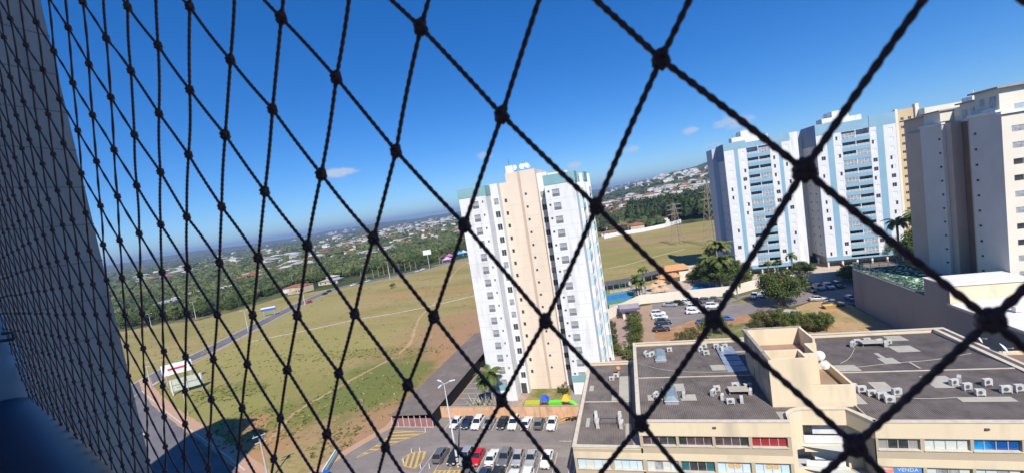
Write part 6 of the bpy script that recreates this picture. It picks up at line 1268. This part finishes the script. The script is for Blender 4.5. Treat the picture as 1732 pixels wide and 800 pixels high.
def rope(b, A, B, near):
    d = B-A; L = d.length; d = d/L; s = d.orthogonal().normalized(); t = d.cross(s); nr = 84 if near < .24 else 56 if near < .5 else 12 if near < .9 else 6; ns = 8 if near < .5 else 6; r = .00092; pitch = .0036
    o = len(b.v); sag = random.uniform(-.0006, .0006)
    for i in range(nr+1):
        f = i/nr; c = A+d*(L*f)+s*(sag*math.sin(PI*f)); ph = 2*PI*L*f/pitch
        for j in range(ns):
            th = 2*PI*j/ns; rr = r*(1+.17*math.cos(2*(th-ph*.5))); b.v.append(tuple(c+(s*math.cos(th)+t*math.sin(th))*rr))
    for i in range(nr):
        for j in range(ns): b.f.append((o+i*ns+j, o+i*ns+(j+1) % ns, o+(i+1)*ns+(j+1) % ns, o+(i+1)*ns+j)); b.m.append(0)
NT = thing('safety_net', 'dark diamond mesh balcony safety net stretched right across the view', 'net', (0, 0, 0))
b = MB(); b.norec = True
for (u, v), P in knots.items():
    near = (P-RP).length
    for q in ((u+1, v), (u, v+1)):
        if q in knots: rope(b, P, knots[q], near)
o = b.obj('cord', m_cord, NT, smooth=True)
def knotmesh(seed, n1=22, n2=8):
    R = random.Random(seed); b = MB(); b.norec = True; r = .0011
    A = a_.normalized(); B = b_.normalized(); Nn = n_
    def loop(c, e1, e2, R1, R2, tilt):
        o = len(b.v); pts = []
        for i in range(n1): th = 2*PI*i/n1; pts.append(c+e1*R1*math.cos(th)+e2*R2*math.sin(th)+Nn*tilt*math.sin(2*th+R.uniform(-.1, .1)))
        for i in range(n1):
            d = (pts[(i+1) % n1]-pts[i-1]).normalized(); s = d.cross(Nn+Vector((.01, .02, 0))).normalized(); t = d.cross(s); ph = i*1.1
            for j in range(n2): a = 2*PI*j/n2; rr = r*(1+.22*math.cos(2*(a-ph))); b.v.append(tuple(pts[i]+(s*math.cos(a)+t*math.sin(a))*rr))
        for i in range(n1):
            for j in range(n2): b.f.append((o+i*n2+j, o+i*n2+(j+1) % n2, o+((i+1) % n1)*n2+(j+1) % n2, o+((i+1) % n1)*n2+j)); b.m.append(0)
    D = (A+B).normalized(); E = D.cross(Nn).normalized()
    loop(D*.0012, E, Nn, .0016, .0016, .0003); loop(-D*.0012, (E*.8+D*.5).normalized(), Nn, .0017, .0016, .0003); loop(Vector((0, 0, 0)), D, (Nn*.9+E*.3).normalized(), .0021, .0014, .0002); loop(Nn*.0008, D, E, .0017, .0014, .0004)
    b.add([tuple(Vector((x, y, z))*.0017) for x, y, z in ((1,0,0),(-1,0,0),(0,1,0),(0,-1,0),(0,0,1),(0,0,-1))], [(0,2,4),(2,1,4),(1,3,4),(3,0,4),(2,0,5),(1,2,5),(3,1,5),(0,3,5)])
    return b
KM = [knotmesh(i) for i in range(4)]; KMM = [k.mesh('knot', m_cord, True) for k in KM]
srt = sorted(knots.items(), key=lambda kv: (kv[1]-RP).length if (kv[1]-RP).dot(_w) > .03 else 9)
small = knotmesh(9, 10, 5); rest = MB(); rest.norec = True
for i, ((u, v), P) in enumerate(srt):
    if i < 100: inst('knot', KMM[i % 4], NT, P, scale=U(.98, 1.1))
    else: rest.add([(x+P.x, y+P.y, z+P.z) for x, y, z in small.v], small.f)
tag(rest.obj('knots', m_cord, NT), kind='stuff')
# ================================================================== HAZE
hb = MB().box(-14600, 14600, -14600, 14600, -6, 190).obj('haze', None); hb.data.materials.clear()
hm = bpy.data.materials.new('haze air'); hm.use_nodes = True; t = hm.node_tree; t.nodes.clear(); mo = N(t, 'ShaderNodeOutputMaterial'); pv = N(t, 'ShaderNodeVolumePrincipled')
pv.inputs['Color'].default_value = (.50, .68, 1.0, 1); pv.inputs['Density'].default_value = .5/3800; pv.inputs['Anisotropy'].default_value = .2; t.links.new(pv.outputs[0], mo.inputs['Volume'])
hb.data.materials.append(hm); tag(hb, 'thin pale blue air haze over the distance', 'haze', kind='stuff')
